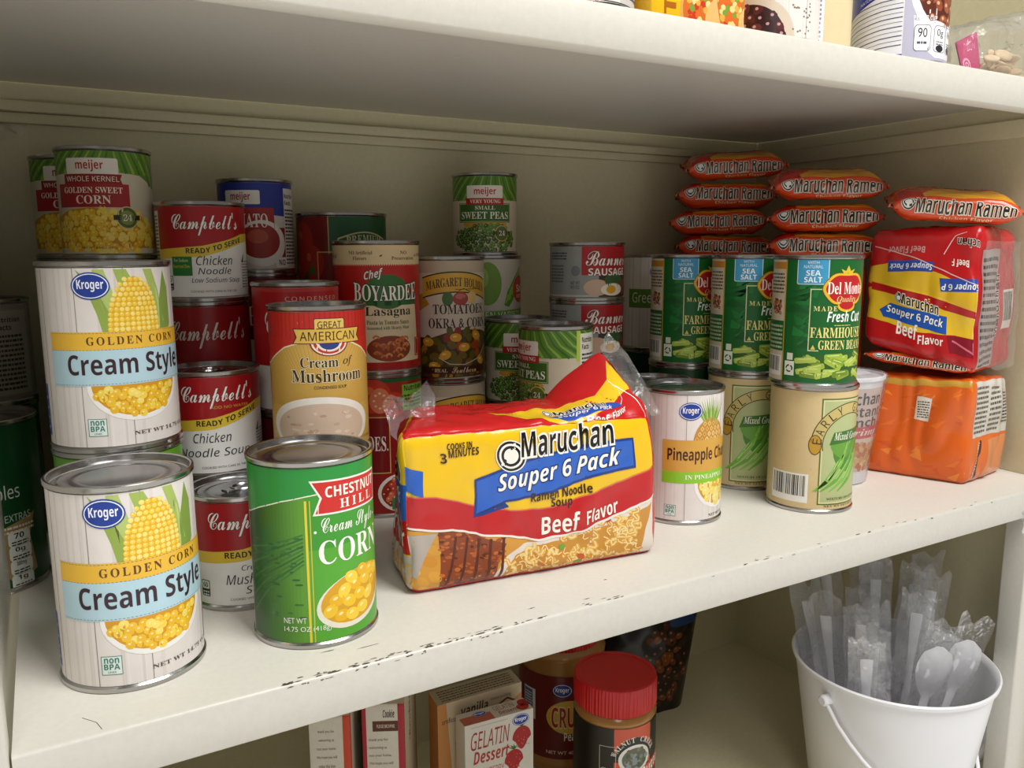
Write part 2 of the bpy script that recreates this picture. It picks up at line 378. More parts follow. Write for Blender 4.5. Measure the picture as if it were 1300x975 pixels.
def d_cream_corn(a):
    wood(a, (-74, -44, -19, 8, 53, 80))
    a.rect(-57, 9, -49, 40, '#24479f', 2)
    for k in range(4): a.rect(-55.5, 13 + k * 6, -50.5, 14.4 + k * 6, '#c8d2ea', 3)
    leaf = '#a9bd63'
    for pts, c in (([(-17, 108), (-13, 100), (-7, 82), (-4, 68), (3, 68), (-1, 84), (-8, 100)], '#93ab4a'), ([(-8, 108), (-2, 108), (3, 92), (6, 70), (0, 70), (-4, 86)], '#b4c672'), ([(3, 108), (10, 108), (16, 96), (8, 90)], '#a2b85a'),
                   ([(20, 108), (26, 108), (30, 96), (34, 76), (28, 80), (24, 96)], leaf), ([(36, 107), (40, 96), (40.5, 74), (37, 70), (30, 72), (31, 90)], '#86a04a'), ([(26, 100), (29, 96), (33, 72), (30, 70)], '#c2d084')):
        a.poly(pts, c, 1.5)
    a.poly([(-2, 66), (-1.5, 76), (1, 86), (4.5, 95), (9.5, 102), (14, 104), (18.5, 102), (23, 96), (26.5, 87), (29, 76), (30, 66)], '#e6ae22', 2.4)
    for j in range(13):
        y = 67.5 + j * 2.9
        hw = 15.7 * math.sqrt(max(0, 1 - max(0, (y - 72) / 33) ** 2.2)) if y > 72 else 15.8
        n = max(2, int(2 * hw / 2.9))
        for i in range(n):
            x = 13.6 - hw + (i + .5) * 2 * hw / n
            a.ell(x, y, hw / n * .93, 1.38, a.rnd.choice(('#f8d84e', '#f5cc3c', '#fae274')), 3, 8).ell(x - .2, y + .4, hw / n * .4, .45, '#fbe9a0', 3.4, 6)
    for x0, x1 in ((-37.5, 66),):
        a.rect(x0, 61.5, x1, 72, '#eebc3c', 5); a.rect(x0, 40.5, x1, 61.5, '#b6d6e2', 5)
        for y in (71.2, 41.2, 61.4):
            for i in range(52): a.rect(x0 + 1 + i * 2, y, x0 + 2.2 + i * 2, y + .25, '#57707a', 6)
    a.text('GOLDEN CORN', -14, 64.4, 41, 69.2, '#5b3a1e', 'serif', 7, sp=1.35)
    a.text('Cream Style', -26, 43.2, 47, 59.5, '#37202a', 'bold', 7)
    a.ell(13, 40.5, 29, 22, '#f5f3ee', 3.6, 40).ell(13, 41, 26.5, 19.5, '#d79a1a', 3.9, 36)
    a.kern(13, 41, 26, 19, 4.4, CORN, 4, '#fbe79a', clip=lambda x, y: y < 38.5)
    oval_logo(a, -9.5, 98.6, 10.4, 7.9, 6)
    nonbpa(a, -17, 10.5, 10.5)
    a.text('NET WT 14.75 OZ (418g)', 8, 9, 64, 12.2, '#5a4a40', 'serif', 5, warp=lambda x, y: (x, y - .0 * x))
    a.rect(52, 9, 66, 38, '#eeeae4', 4.4).frame(52, 9, 66, 38, .3, '#9a908a', 5).text('3.5', 54, 18, 61, 22, '#4a403a', 'b', 6).lines(54, 26, 64, 36, 5, '#8a807a', 6)
def d_pineapple(a):
    wood(a, (-60, -30, 4, 40, 70))
    for i in range(15):
        t = -1 + i / 7; a.poly([(25 + t * 4, 86), (28 + t * 4, 86), (26 + t * 17, 104 + 8 * (1 - abs(t)))], ('#86a844', '#a9c46a', '#6f9434')[i % 3], 2 + i * .02)
    a.ell(27, 70, 17, 22, '#c08a3c', 2.4, 30)
    for j in range(9):
        for i in range(8):
            x = 11 + i * 4.6 + (2.3 if j % 2 else 0); y = 52 + j * 4.4
            if ((x - 27) / 16) ** 2 + ((y - 70) / 21) ** 2 < 1: a.poly([(x - 2, y), (x, y - 2.6), (x + 2, y), (x, y + 2.6)], a.rnd.choice(('#e3b868', '#d9a552', '#ecc880')), 2.7).ell(x, y, .5, .6, '#8a5a20', 2.9, 6)
    a.rect(-15.5, 46.5, 70, 73.5, '#d9a648', 4).rect(-15.5, 36.5, 70, 46.5, '#8fce2e', 4)
    a.text('Pineapple Chunks', -11, 53, 62, 67, '#4a2220', 'bold', 6, sp=.98)
    a.text('IN PINEAPPLE JUICE', 4, 39.4, 62, 43.8, '#f4fbe0', 'serif', 6)
    a.ell(37, 36, 25, 23, '#f4f2ee', 3, 36).ell(37, 36.5, 22, 20, '#d8a224', 3.2, 30)
    a.kern(37, 36, 21, 19, 7, ('#f3d03a', '#f8e06a', '#e8b820', '#fae88a'), 3.3, '#fdf3b0', clip=lambda x, y: y < 38)
    oval_logo(a, 7.6, 98, 10, 7.6, 5); nonbpa(a, -12.8, 7.5, 9.8)
    a.text('NET WT 20 OZ', 27, 6, 56, 8.5, '#6a6058', 'serif', 4)
def d_chestnut(a):
    base(a, '#2f8a2c')
    a.rect(-a.W, a.lo, -52, a.hi, '#e8e6da', 1); a.bars(-80, 30, -58, 60, L=2)
    N = 22
    for i in range(N):
        x = -52 + i * 48 / N; t = min(1, i / N * 1.1) ** 1.6; a.rect(x, a.lo, x + 48 / N + .1, 92, tuple(p * (1 - t) + q * t for p, q in zip(lin('#14431f'), lin('#5d9a2a'))), 1)
    for k in range(9):       # field rows of the printed landscape
        a.stroke([(-46, 58 - k * 5), (-30, 62 - k * 3.4), (-6, 70 - k * 2.2)], 1.1, '#2d6526' if k % 2 else '#3c7a2a', 1.6)
    for k in range(60):
        x = a.rnd.uniform(-46, -8); y = a.rnd.uniform(18, 68); a.ell(x, y, a.rnd.uniform(1, 3), .7, a.rnd.choice(('#2f6a28', '#3a7429', '#285f26')), 1.9, 6)
    a.band([(-52, 108.7), (0, 108.7), (60, 108.7)], [(-52, 78), (-46, 79.6), (-34, 84.4), (-18, 89.6), (-4, 92.5), (10, 94.5), (60, 95)], '#27923a', 3)
    a.stroke([(-52, 78), (-46, 79.6), (-34, 84.4), (-18, 89.6), (-4, 92.5), (10, 94.5), (60, 95)], .7, '#e9f2d8', 3.4)
    a.rect(-4, a.lo, 60, 93, '#3f9a2e', 2); a.band([(-4, 60), (30, 62), (60, 74)], [(-4, a.lo), (60, a.lo)], '#56a92f', 2.2)
    a.rect(-4.6, a.lo, -3.2, 90, '#e6d23c', 3.6).rect(-1.8, a.lo, -1.2, 90, '#d8c63a', 3.6)
    a.poly([(-1.5, 101.5), (50, 100.5), (50, 80.5), (0, 80.8), (4.2, 91)], '#f3f1e8', 5).poly([(.2, 100.4), (49, 99.4), (49, 81.6), (1.6, 81.9), (5.6, 91)], '#cf2a22', 6)
    a.poly([(50, 93), (57, 97), (55, 90), (57, 84), (50, 86)], '#a81e1a', 5)
    a.text('CHESTNUT', 7.5, 91, 47, 97.5, '#fbf6ea', 'bold', 8); a.text('HILL', 16, 83.6, 42, 89, '#fbf6ea', 'serif', 8, sp=1.4)
    a.text('Cream Style', 4.5, 66, 44, 79, '#f6faec', 'script', 6); a.ell(1, 71, .9, .9, '#f6faec', 6, 8).ell(47, 72, .9, .9, '#f6faec', 6, 8)
    a.text('CORN', 2.5, 51, 49, 65.5, '#fbfcf2', 'serif', 6)
    a.ell(27, 27, 27.5, 17, '#efe9d8', 4, 36, .22).ell(27.5, 28.5, 25.5, 15.5, '#dca41a', 4.4, 32, .22)
    for x, y in ((8, 22), (15, 18), (22, 17), (30, 19), (12, 28), (20, 26), (28, 28), (36, 26), (17, 33), (25, 35), (33, 36), (41, 33), (22, 40), (31, 42), (39, 40), (46, 38)):
        a.ell(x, y, 4.8, 3.8, a.rnd.choice(('#f4c624', '#f8d440', '#eeb81a')), 4.8 + a.rnd.random() * .4, 14, a.rnd.uniform(-.6, .9)); a.ell(x - 1, y + 1.2, 1.6, .9, '#fdeea0', 5.6, 8, .4)
    a.text('NET WT', -19.5, 16.2, -6, 19.6, '#f2f6ea', 'b', 8); a.text('14.75 OZ (418g)', -19.5, 10.2, 8, 14.2, '#f2f6ea', 'b', 8)
def campbells(a, lines, box='70', low=False, rb=37, short=0):
    base(a, '#eceae6'); hi = a.hi
    a.band([(-a.W, hi), (a.W, hi)], [(-a.W, rb - 2), (-36, rb - 1), (-20, rb), (0, rb + 1), (20, rb + 5), (36, rb + 10), (a.W, rb + 11)], '#a5121a', 1)
    lo = [(-a.W, rb - 9), (-36, rb - 8.4), (-20, rb - 7.6), (0, rb - 6.6), (14, rb - 3), (30, rb + 2.6), (40, rb + 5), (a.W, rb + 6)]
    a.band([(-a.W, rb - 2), (-36, rb - 1), (-20, rb), (0, rb + 1.5), (20, rb + 6), (36, rb + 11), (a.W, rb + 12)], lo, '#e2c33c', 2)
    a.text("Campbell's", -22, hi - 22, 30, hi - 4.5, '#fbf8f2', 'script', 4, out='#5a0a0c', ow=.02)
    if low is not None: a.text('READY TO SERVE', -12, rb - 5.2, 33, rb - 1.2, '#2a1c10', 'bold', 5, warp=lambda x, y: (x, y + 1.1 + (0 if x < 2 else (x - 2) * .27)))
    for t, x0, y0, x1, y1, st in lines: a.text(t, x0, y0, x1, y1, '#26262c', st, 4)
    a.text('COOKED WITH CARE IN THE USA', -10, 7.2, 26, 8.8, '#55555a', 'b', 4)
    a.rrect(-31, 9, -24, 20, 1, '#26262c', 2).rrect(-30.5, 14.2, -24.5, 19.5, .8, '#f0eeea', 3).text(box, -29.6, 15.2, -25.6, 18.6, '#26262c', 'bold', 4).lines(-30, 9.6, -25, 13.6, 2, '#e8e6e0', 3)
    a.rect(33, 8, 52, 34, '#e4e2de', 2).lines(34, 10, 50, 32, 10, '#8a8a8c', 3)
    a.stroke([(34, 30), (36, 33), (37, 36), (36.5, 32), (35.4, 29.5)], .9, '#2a2a2c', 4)
    a.rect(-58, 6, -38, hi - 3, '#eae8e2', 2).lines(-57, 8, -39, hi - 5, 22, '#50505a', 3)
def d_noodle_low(a):
    campbells(a, [('Chicken', -5, 28, 23, 35, 'sital'), ('Noodle', -4, 21, 21.5, 26.2, 'sital'), ('Low Sodium Soup', -9, 13.6, 30, 18.6, 'sital')], '70', True, 41)
    a.rrect(-24, 20, -8, 34.5, .6, '#2d7a34', 3).text('For Sodium', -22, 30.5, -11, 33, '#dfeccf', 'b', 4).text('Restricted Diets', -23, 26, -9.5, 28.5, '#d8c84a', 'b', 4)
def d_noodle(a):
    campbells(a, [('Chicken', -15, 26, 11, 33, 'sital'), ('Noodle Soup', -26, 14, 25, 22, 'sital')], '60', True, 42); a.text('ADD NO WATER', -2, 50, 26, 52, '#d9a84a', 'b', 4)
def d_creamush(a):
    campbells(a, [('Cream of', -2, 26, 22, 31, 'sital'), ('Mushroom', -12, 18, 26, 25, 'sital'), ('Soup', 0, 9.6, 18, 16.4, 'sital')], '60', True, 40)
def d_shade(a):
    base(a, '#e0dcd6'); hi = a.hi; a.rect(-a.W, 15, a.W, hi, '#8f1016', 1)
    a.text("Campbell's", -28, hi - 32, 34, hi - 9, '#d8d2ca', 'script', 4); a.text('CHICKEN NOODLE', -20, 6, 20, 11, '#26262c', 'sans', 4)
def d_condensed(a):
    base(a, '#e6e2dc'); hi = a.hi
    a.rect(-a.W, 38, a.W, hi, '#b3151c', 1).rect(-a.W, hi - 3, a.W, hi, '#c0352e', 2)
    a.text('CONDENSED', -8, hi - 10, 36, hi - 6.6, '#e6b8a8', 'sans', 4, sp=1.3); a.text("Campbell's", -26, hi - 42, 38, hi - 15, '#f4f0ea', 'script', 4)
    a.ell(0, 40, 8, 8, '#d2a640', 3); a.text('Tomato', -22, 22, 24, 32, '#b3151c', 'serif', 4)
def d_great(a):
    base(a, '#d4aa52'); hi = a.hi
    for k in range(70):
        t = -1.35 + k * .04; a.stroke([(0, 30), (90 * math.sin(t), 30 + 62 * math.cos(t))], .35, '#c09640', .5)
    e = [(-a.W, 60), (-44, 62), (-36, 67), (-24, 74), (-8, 78.5), (6, 79), (20, 78), (34, 72), (44, 65), (52, 62), (a.W, 60)]
    a.band([(-a.W, hi), (a.W, hi)], e, '#c3281c', 1)
    for k in range(60): x = -a.W + k * 3.4; a.rect(x, 80, x + 1, hi, '#b0201a', 1.3)
    a.stroke(e, 1.0, '#f1e6c0', 2)
    a.rrect(-2.5, 85, 18.5, 93.5, 1, '#5a1c14', 3).rrect(-2, 85.4, 18, 93, 1, '#e9c766', 3.4).text('GREAT', 0, 87, 16, 91.4, '#3a1a12', 'sans', 6)
    a.poly([(-17, 86.8), (-15, 81), (-17.6, 76.5), (32, 76.5), (29.6, 81), (31.6, 86.8)], '#5a1c14', 4).poly([(-16, 86.2), (-14, 81), (-16.4, 77), (31, 77), (28.6, 81), (30.6, 86.2)], '#e4bd55', 4.4)
    a.text('AMERICAN', -12, 78.6, 26.5, 84.6, '#3a1a12', 'sans', 6)
    for rr, c, L in ((11.5, '#8f1f1c', 3.2), (10.6, '#f2ead6', 3.4), (9.4, '#c8322a', 3.6), (7.6, '#f2ead6', 3.7), (6, '#2d3f88', 3.8)):
        a.poly([(7.5 + rr * math.cos(PI + PI * i / 16) * 1.15, 77.2 + rr * math.sin(PI + PI * i / 16) * .8) for i in range(17)], c, L)
    a.text('Cream', -12.5, 60.5, 13, 67.5, '#33241a', 'serif', 5, out='#f6e9be', ow=.035); a.text('of', 16.5, 60.5, 24, 67.5, '#33241a', 'sreg', 5)
    a.text('Mushroom', -19, 50.5, 32, 59, '#33241a', 'serif', 5, out='#f6e9be', ow=.035)
    a.text('CONDENSED SOUP', -4, 46, 18.5, 48, '#3a2a1c', 'b', 5)
    a.ell(0, 21, 38, 19.5, '#efe9df', 3, 44).ell(0, 19.5, 33, 16.5, '#d2b8a2', 3.4, 40)
    for k in range(26): a.ell(a.rnd.uniform(-24, 24), a.rnd.uniform(10, 30), a.rnd.uniform(1.2, 3), a.rnd.uniform(.7, 1.5), a.rnd.choice(('#bd9c84', '#e0cab6', '#c7a68e')), 3.7, 8)
    a.text('NET WT 10.5 OZ (298g)', 16, 8, 44, 10, '#5a4a3a', 'b', 5); a.lines(-40, 8, -24, 11, 2, '#6a5a44', 5)
def d_chef(a):
    base(a, '#b51d16'); hi = a.hi
    a.rect(-a.W, 93, a.W, hi, '#dcc79a', 1)
    for k in range(120): a.poly([(-a.W + k * 2, 93.2), (-a.W + k * 2 + 1, 91.6), (-a.W + k * 2 + 2, 93.2)], '#dcc79a', 1)
    for x in (-24, 17):
        a.text('NO Artificial' if x < 0 else 'NO', x if x < 0 else x + 4, 101, x + (21 if x < 0 else 11), 104, '#5a3a22', 'serif', 3); a.text('Flavors' if x < 0 else 'Preservatives', x + (4 if x < 0 else -4), 96.4, x + (16 if x < 0 else 20), 99.4, '#5a3a22', 'serif', 3)
    a.text('NO Artificial', -64, 98, -40, 102, '#5a3a22', 'serif', 3); a.ell(4, 100, 1.4, .7, '#5a3a22', 3, 8, .5).ell(40, 100, 1.4, .7, '#5a3a22', 3, 8, .5); a.text('NO Artificial', 43, 99, 62, 102, '#5a3a22', 'serif', 3)
    a.ell(9, 70, 20, 14.5, '#2e6b2e', 2).rect(-16, 58.6, 38, 66, '#2e6b2e', 2)
    a.text('Chef', -10.5, 79, 5, 88, '#f4f2ea', 'bital', 5, warp=lambda x, y: (x, y + .2 * (x + 5)), out='#2a5a2a', ow=.05)
    a.text('BOYARDEE', -20, 62.5, 39, 75, '#fbf8ee', 'serif', 5, warp=lambda x, y: (x, y + .004 * (x - 10) ** 2 * (y - 62) / 14), out='#1f4a24', ow=.05)
    a.poly([(-15, 10.6), (-12.5, 58.6), (38, 58.6), (42, 10.6)], '#e2d2ac', 1.6)
    a.text('Lasagna', -10.5, 48, 31, 57.5, '#2a241c', 'serif', 4); a.text('Pasta in Tomato Sauce', -9.5, 42.6, 29, 46.4, '#2f5a2c', 'serif', 4); a.text('Seasoned with Hearty Meat', -9.5, 37.6, 29, 41.2, '#2f5a2c', 'serif', 4)
    a.ell(10, 22, 20, 11, '#8a3a16', 2.4)
    for k in range(26):
        x = a.rnd.uniform(-6, 27); y = a.rnd.uniform(14, 31)
        a.stroke([(x - 2.6, y), (x - 1.6, y + 1.6), (x, y + 2.1), (x + 1.8, y + 1.4), (x + 2.4, y - .4)], 1.8, a.rnd.choice(('#cf7a3a', '#d98c4c', '#b85e28', '#c66a30')), 2.8 + k * .02)
    a.rrect(36, 14, 43, 30, 1, '#c22a20', 3).frame(37, 15, 42, 29, .4, '#f0e0c0', 4); a.rect(-a.W, a.lo, a.W, 10.6, '#a81a14', 2.2)
def d_tomato_can(a):
    base(a, '#8f1a18'); hi = a.hi
    a.rect(-a.W, hi - 3, a.W, hi, '#1d5a2a', 1)
    a.rect(-60, 78, 30, hi - 3, '#9a2b1c', 1)
    for x, y, r in ((-28, 104, 15), (-2, 108, 16), (16, 100, 12), (-46, 98, 14)): a.ell(x, y, r, r * .92, '#c23620', 2).ell(x - r * .25, y + r * .3, r * .35, r * .22, '#dd6a4a', 2.4, 12)
    a.ell(4, 104, 9, 11, '#d87a54', 2.6)
    for i in range(8): t = i * PI / 4; a.ell(4 + 5 * math.cos(t), 104 + 6.5 * math.sin(t), 1.3, 1, '#ecc7a0', 2.9, 8)
    for t in range(5): a.poly([(20, 101), (24 + 8 * math.cos(t * 1.2), 101 + 8 * math.sin(t * 1.2)), (22 + 5 * math.cos(t * 1.2 + .5), 101 + 5 * math.sin(t * 1.2 + .5))], '#2f6a28', 3)
    a.rect(24, 94, 54, hi - 6, '#7fb23c', 3).text('Nutrition', 26, 111, 50, 116, '#1c2a14', 'bold', 5).lines(26, 97, 50, 109, 4, '#24381a', 5)
    a.rect(-40, 40, 12, 90, '#7a1414', 3).frame(-40, 40, 12, 90, .9, '#c9a86a', 4); a.text('TOMATOES.', -38, 60, 10, 73, '#f0e6d8', 'serif', 5)
    a.ell(20, 22, 20, 17, '#e2ddd2', 3).ell(20, 22, 17, 14, '#8f2a1c', 3.3).kern(20, 22, 16, 13, 5, ('#b8402a', '#d0684a', '#8a2418'), 3.5, '#e8b090')
    a.rrect(12, 7, 30, 18, 1, '#3f7a44', 4.5).text('BPA', 15, 9, 27, 15, '#d8ead8', 'bold', 5)
def d_premium(a):
    base(a, '#7d1716'); hi = a.hi
    for x, y, r in ((-42, 90, 17), (-30, 70, 16), (-48, 60, 15)): a.ell(x, y, r * .8, r, '#b02a1e', 2).ell(x - 4, y + 5, 3, 4, '#cf5a44', 2.4, 12)
    a.poly([(-34, 60), (-30, 72), (-26, 58)], '#3f6a2c', 3).poly([(-46, 52), (-36, 64), (-34, 50)], '#2c5524', 3)
    a.rect(-12, 78, 60, hi, '#1c5a30', 2.6).rect(-12.6, 78, -11.6, hi, '#c9b06a', 3)
    arch = [(-4 + 52 * i / 20, 92 + 6 * math.sin(PI * i / 20)) for i in range(21)]
    a.poly(arch + [(48, 80), (-4, 80)], '#d9cfa0', 3).poly([(x * .96 + .8, y - 1.2) for x, y in arch] + [(47, 81), (-3, 81)], '#2a6a3a', 3.3)
    a.text('PREMIUM', 4, 84.5, 42, 92, '#e8e0b8', 'serif', 5, sp=1.15, warp=lambda x, y: (x, y + 3 * math.sin(PI * (x + 4) / 52)))
    a.frame(-24, 20, 52, 80, 1, '#c9b06a', 3.4); a.text('TOMATOES', -20, 32, 46, 46, '#f2e8d8', 'serif', 5)
def d_margaret(a):
    base(a, '#cfc4b4'); hi = a.hi
    a.rect(-a.W, 98, a.W, hi, '#b8a890', .6)
    a.rect(-a.W, a.lo, a.W, 40, '#5a2014', 1)
    W = lambda x, y: (x, y - .0055 * (x - 12) ** 2)
    top = [W(-19 + i * 3, 97) for i in range(24)]; bot = [W(-19 + i * 3, 82.5) for i in range(24)]
    a.band([(x, y + 2.4) for x, y in top], [(x, y - 2.2) for x, y in bot], '#2c2416', 2).band([(x, y + 1.2) for x, y in top], [(x, y - 1) for x, y in bot], '#cfa43a', 2.4)
    a.poly([(-32, 74), (-19, 80), (-12, 70), (-30, 60)], '#b98a30', 1.8)
    a.text('MARGARET HOLMES', -15, 86, 46, 94, '#3a2410', 'serif', 5, warp=W); a.lines(12, 83, 40, 84.5, 1, '#7a4a20', 4)
    a.ell(5, 75, 5, 6.4, '#3f6a30', 3).ell(17, 75, 7.5, 6, '#a03a34', 3.2).ell(17, 77, 5, 2.5, '#b86a5a', 3.4).ell(29, 75.5, 5.5, 5.6, '#d8b878', 3).stroke([(15, 82), (20, 84), (27, 81)], .8, '#3a4a20', 3.6)
    a.text('TOMATOES,', -8.5, 60, 46, 70, '#33261e', 'serif', 5); a.text('OKRA & CORN', -13, 48.5, 48, 57.5, '#33261e', 'serif', 5)
    a.band([(-28, 34), (-10, 40), (5, 45), (20, 47), (40, 46), (60, 40)], [(-28, 5), (60, 5)], '#4a3210', 2)
    a.kern(14, 25, 42, 22, 8.5, ('#8a2c18', '#5a5a1c', '#a8431c', '#6e5a1e', '#44401a', '#b07a1e'), 2.4, None, .75)
    for x, y in ((2, 24), (20, 31), (34, 41), (-14, 36), (12, 40), (-8, 14), (40, 18)): a.ell(x, y, 5.6, 4, '#d9a02c', 3.2, 14, a.rnd.uniform(-.5, .5)).ell(x - 1, y + 1, 2, 1, '#f0cc6a', 3.5, 8)
    a.stroke([(-4, 22), (6, 16), (20, 15), (36, 20), (48, 30)], .8, '#c8bca8', 3.7)
    a.rect(-26, 7, 50, 13.5, '#3c1810', 3.6).text('REAL', -8, 8.4, 4, 11.6, '#d8c49a', 'serif', 5).text('Southern', 8, 7.6, 33, 13, '#d8c49a', 'script', 5)
def field(a, y0, hi, cols=('#41701c', '#7aa036', '#5c8828')):
    a.rect(-a.W, y0, a.W, hi, cols[2], 1)
    for k in range(-14, 15):
        x = k * 7; a.stroke([(x * .75 + 3, hi), (x * 1.05, (hi + y0) / 2), (x * 1.5, y0)], [1.2, 2.0, 3.2], cols[1], 1.5)
        a.stroke([(x * .75 + 5, hi), (x * 1.05 + 2.4, (hi + y0) / 2), (x * 1.5 + 3.4, y0)], [.7, 1.1, 1.6], cols[0], 1.6)
def meijer_sign(a, x0, x1, y0, y1, sub, redh):
    a.rrect(x0, y0, x1, y1, 1.4, '#e9e4da', 3); a.text('meijer', x0 + (x1 - x0) * .2, y0 + (y1 - y0) * .18, x0 + (x1 - x0) * .78, y1 - (y1 - y0) * .16, '#b5222a', 'bold', 5)
    a.rect(x0 - 2, y0 - redh, x1 + 2.5, y0, '#b02128', 3.4); a.text(sub, x0 + 1, y0 - redh + 1.4, x1 - .5, y0 - 1.2, '#f6ece0', 'serif', 5)
def d_meijer_corn(a):
    base(a, '#d2c8b2'); hi = a.hi
    a.band([(-a.W, hi), (a.W, hi)], [(-a.W, 60), (-40, 62), (0, 64), (30, 62), (40, 54), (a.W, 52)], '#5c8828', .6)
    for k in range(-16, 17):
        x = k * 5; a.stroke([(x * .8 + 3, hi), (x * 1.15 + (4 if k > 0 else -2), 63 if k < 6 else 55)], [1, 2.4], '#8bb040' if k % 2 else '#3f6e1c', 1)
    a.rrect(-28, 62, 9.5, 73.5, 1.4, '#ece7dd', 3).text('meijer', -20, 63.6, -.6, 72, '#b5222a', 'bold', 5)
    a.poly([(-31, 62), (12, 62), (10.5, 58.5), (12, 55), (-31, 55)], '#8f1c22', 3.2).text('WHOLE KERNEL', -28.5, 56.6, 9.6, 60.4, '#f4ead8', 'sans', 5)
    a.rect(-39, 38, 16.5, 55, '#a82029', 2.6).text('GOLDEN SWEET', -32, 48.2, 11.5, 52.6, '#f6eedc', 'serif', 5).text('CORN', -21.5, 40.4, 3, 46.6, '#f6eedc', 'serif', 5)
    a.band([(-46, 30), (-30, 36), (-10, 38), (10, 34), (30, 30), (44, 22)], [(-46, 8), (44, 8)], '#c98f18', 1.8)
    a.kern(-2, 20, 44, 17, 4.6, CORN, 2, '#fae48a')
    a.ell(13.7, 30.5, 8.4, 8.4, '#d9cf9a', 4).ell(13.7, 30.5, 7.6, 7.6, '#5a6a2a', 4.3).ell(13.7, 30.5, 5.4, 5.4, '#8a9a4a', 4.6).rect(3.8, 28.8, 23.6, 32.4, '#2c2a1c', 4.8).text('24', 10.5, 28.2, 17, 33, '#f4f0dc', 'serif', 6)
    a.text('NET WT 8.5 OZ (241g)', -20, 7, 5, 9.2, '#4a3a1c', 'b', 5)
def d_meijer_peas(a):
    base(a, '#cfc3aa'); hi = a.hi
    a.rect(-a.W, 55, a.W, hi, '#55802a', 1)
    for k in range(-16, 17):
        x = k * 5.6; a.stroke([(x * .7 + 3, hi), (x, 66), (x * 1.4, 55)], [1, 1.6, 2.6], '#86ae42' if k % 2 else '#3c6a1c', 1.4)
    a.rrect(-19, 56.5, 19, 69.5, 1.4, '#e9e2d6', 3.2).text('meijer', -11, 58.6, 11.5, 67.5, '#b5222a', 'bold', 5)
    a.rect(-20, 50.5, 20, 57, '#b02128', 3.6).text('VERY YOUNG', -15.5, 52, 16.5, 55.6, '#f4ead8', 'serif', 5)
    a.rect(-29.5, 33, 28.5, 52, '#39641f', 3).frame(-28.8, 33.7, 27.8, 51.3, .4, '#c8d8a0', 3.2)
    a.text('SMALL', -10, 45.4, 10.5, 49.4, '#eef0da', 'serif', 5).text('SWEET PEAS', -26, 36.4, 25.5, 43.6, '#eef0da', 'serif', 5)
    a.ell(0, 31, 24, 5, '#c99a34', 2)
    a.kern(0, 17, 36, 14.5, 4.1, ('#3f6423', '#4f7a2c', '#5f8a36', '#35581e'), 2.3, '#9ab868')
    a.ell(18, 22, 8, 8, '#d9b85a', 4).ell(18, 22, 7.2, 7.2, '#5a7030', 4.3).rect(8, 20.4, 28, 24, '#2a2a1a', 4.6).text('24', 14.6, 19.8, 21.4, 24.8, '#f4f0dc', 'serif', 6)
    a.text('NET WT 8.5 OZ (241g)', -16, 6, 12, 8.2, '#4a4030', 'b', 5)
    a.rect(58, 8, 84, 76, '#e6e2d4', 3).text('Nutrition', 60, 68, 76, 73, '#1f1f1f', 'bold', 5).text('Facts', 60, 62, 70, 66.5, '#1f1f1f', 'bold', 5).lines(60, 12, 80, 60, 14, '#3a3a3a', 5)
    a.rect(54, 52, 58, hi, '#b6cc4a', 2.6)
def d_meijer_blue(a):
    base(a, '#cfc9c4'); hi = a.hi
    a.band([(-a.W, hi), (a.W, hi)], [(-a.W, 58), (-30, 60), (0, 54), (20, 50), (a.W, 50)], '#1c2f8c', 1)
    a.rrect(-28, 60, 4, 72, 1.4, '#e6e2de', 3).text('meijer', -22, 61.6, -4, 70.4, '#a82028', 'bold', 5)
    a.rect(-30, 34, 16, 57, '#a01f26', 3).text('TOMATO', -30, 40, 10, 52, '#f0e6dc', 'serif', 5)
    a.ell(4.4, 26.3, 22.1, 20.2, '#e6e2de', 3.4, 31).ell(2.6, 28.3, 18.1, 15.2, '#9c2a20', 3.9, 31).ell(.7, 32.3, 9.1, 6.1, '#b8523c', 4.4, 23)
    a.rect(20, 8, 36, 40, '#8f1f1e', 3); a.rect(27, 6, 50, hi - 4, '#dad6d0', 4).text('Nutrition', 28, 66, 44, 70, '#1f1f1f', 'bold', 6).text('Facts', 28, 60, 38, 64, '#1f1f1f', 'bold', 6).lines(28, 8, 46, 58, 16, '#2c2c2c', 6)
    a.rrect(16, 5, 30, 14, 1, '#e8e4de', 4.4).text('NO', 19, 7, 26, 12, '#333333', 'bold', 6)
def d_garden(a):
    base(a, '#cbc3b4'); hi = a.hi
    a.ell(2, 84, 15, 22, '#6f9a2a', 2).ell(-3, 90, 6, 10, '#93b84a', 2.4)
    a.poly([(20, 62), (24, 76), (34, 90), (46, 102), (44, 88), (36, 72), (26, 60)], '#5f9030', 2).stroke([(22, 64), (30, 80), (44, 98)], 1.2, '#a8c86a', 3)
    for k in range(4): a.ell(26 + k * 3.4, 70 + k * 5, 3, 3, '#8ab848', 3.2, 10)
    a.ell(44, 78, 12, 14, '#b5382e', 4).ell(44, 78, 11, 13, '#c4463a', 4.3).text('Sal', 38, 75, 50, 83, '#f4e2d4', 'bold', 6).lines(38, 69, 50, 73, 2, '#f0d8c8', 5)
    a.band([(-a.W, 60), (0, 56), (a.W, 60)], [(-a.W, 48), (0, 45), (a.W, 48)], '#6a9a34', 4).text('GARDEN VARIETY', -24, 49, 46, 55.4, '#e6efcf', 'sans', 6)
    a.rect(-a.W, a.lo, a.W, 48, '#23401a', 2).text('Sweet Peas', -20, 32, 46, 44, '#eef0da', 'bold', 6)
    a.ell(10, 14, 34, 18, '#c8c4b4', 3).kern(10, 16, 30, 14, 4.5, ('#2f5220', '#3f6a28', '#4c7a30'), 3.4, '#7a9a50')
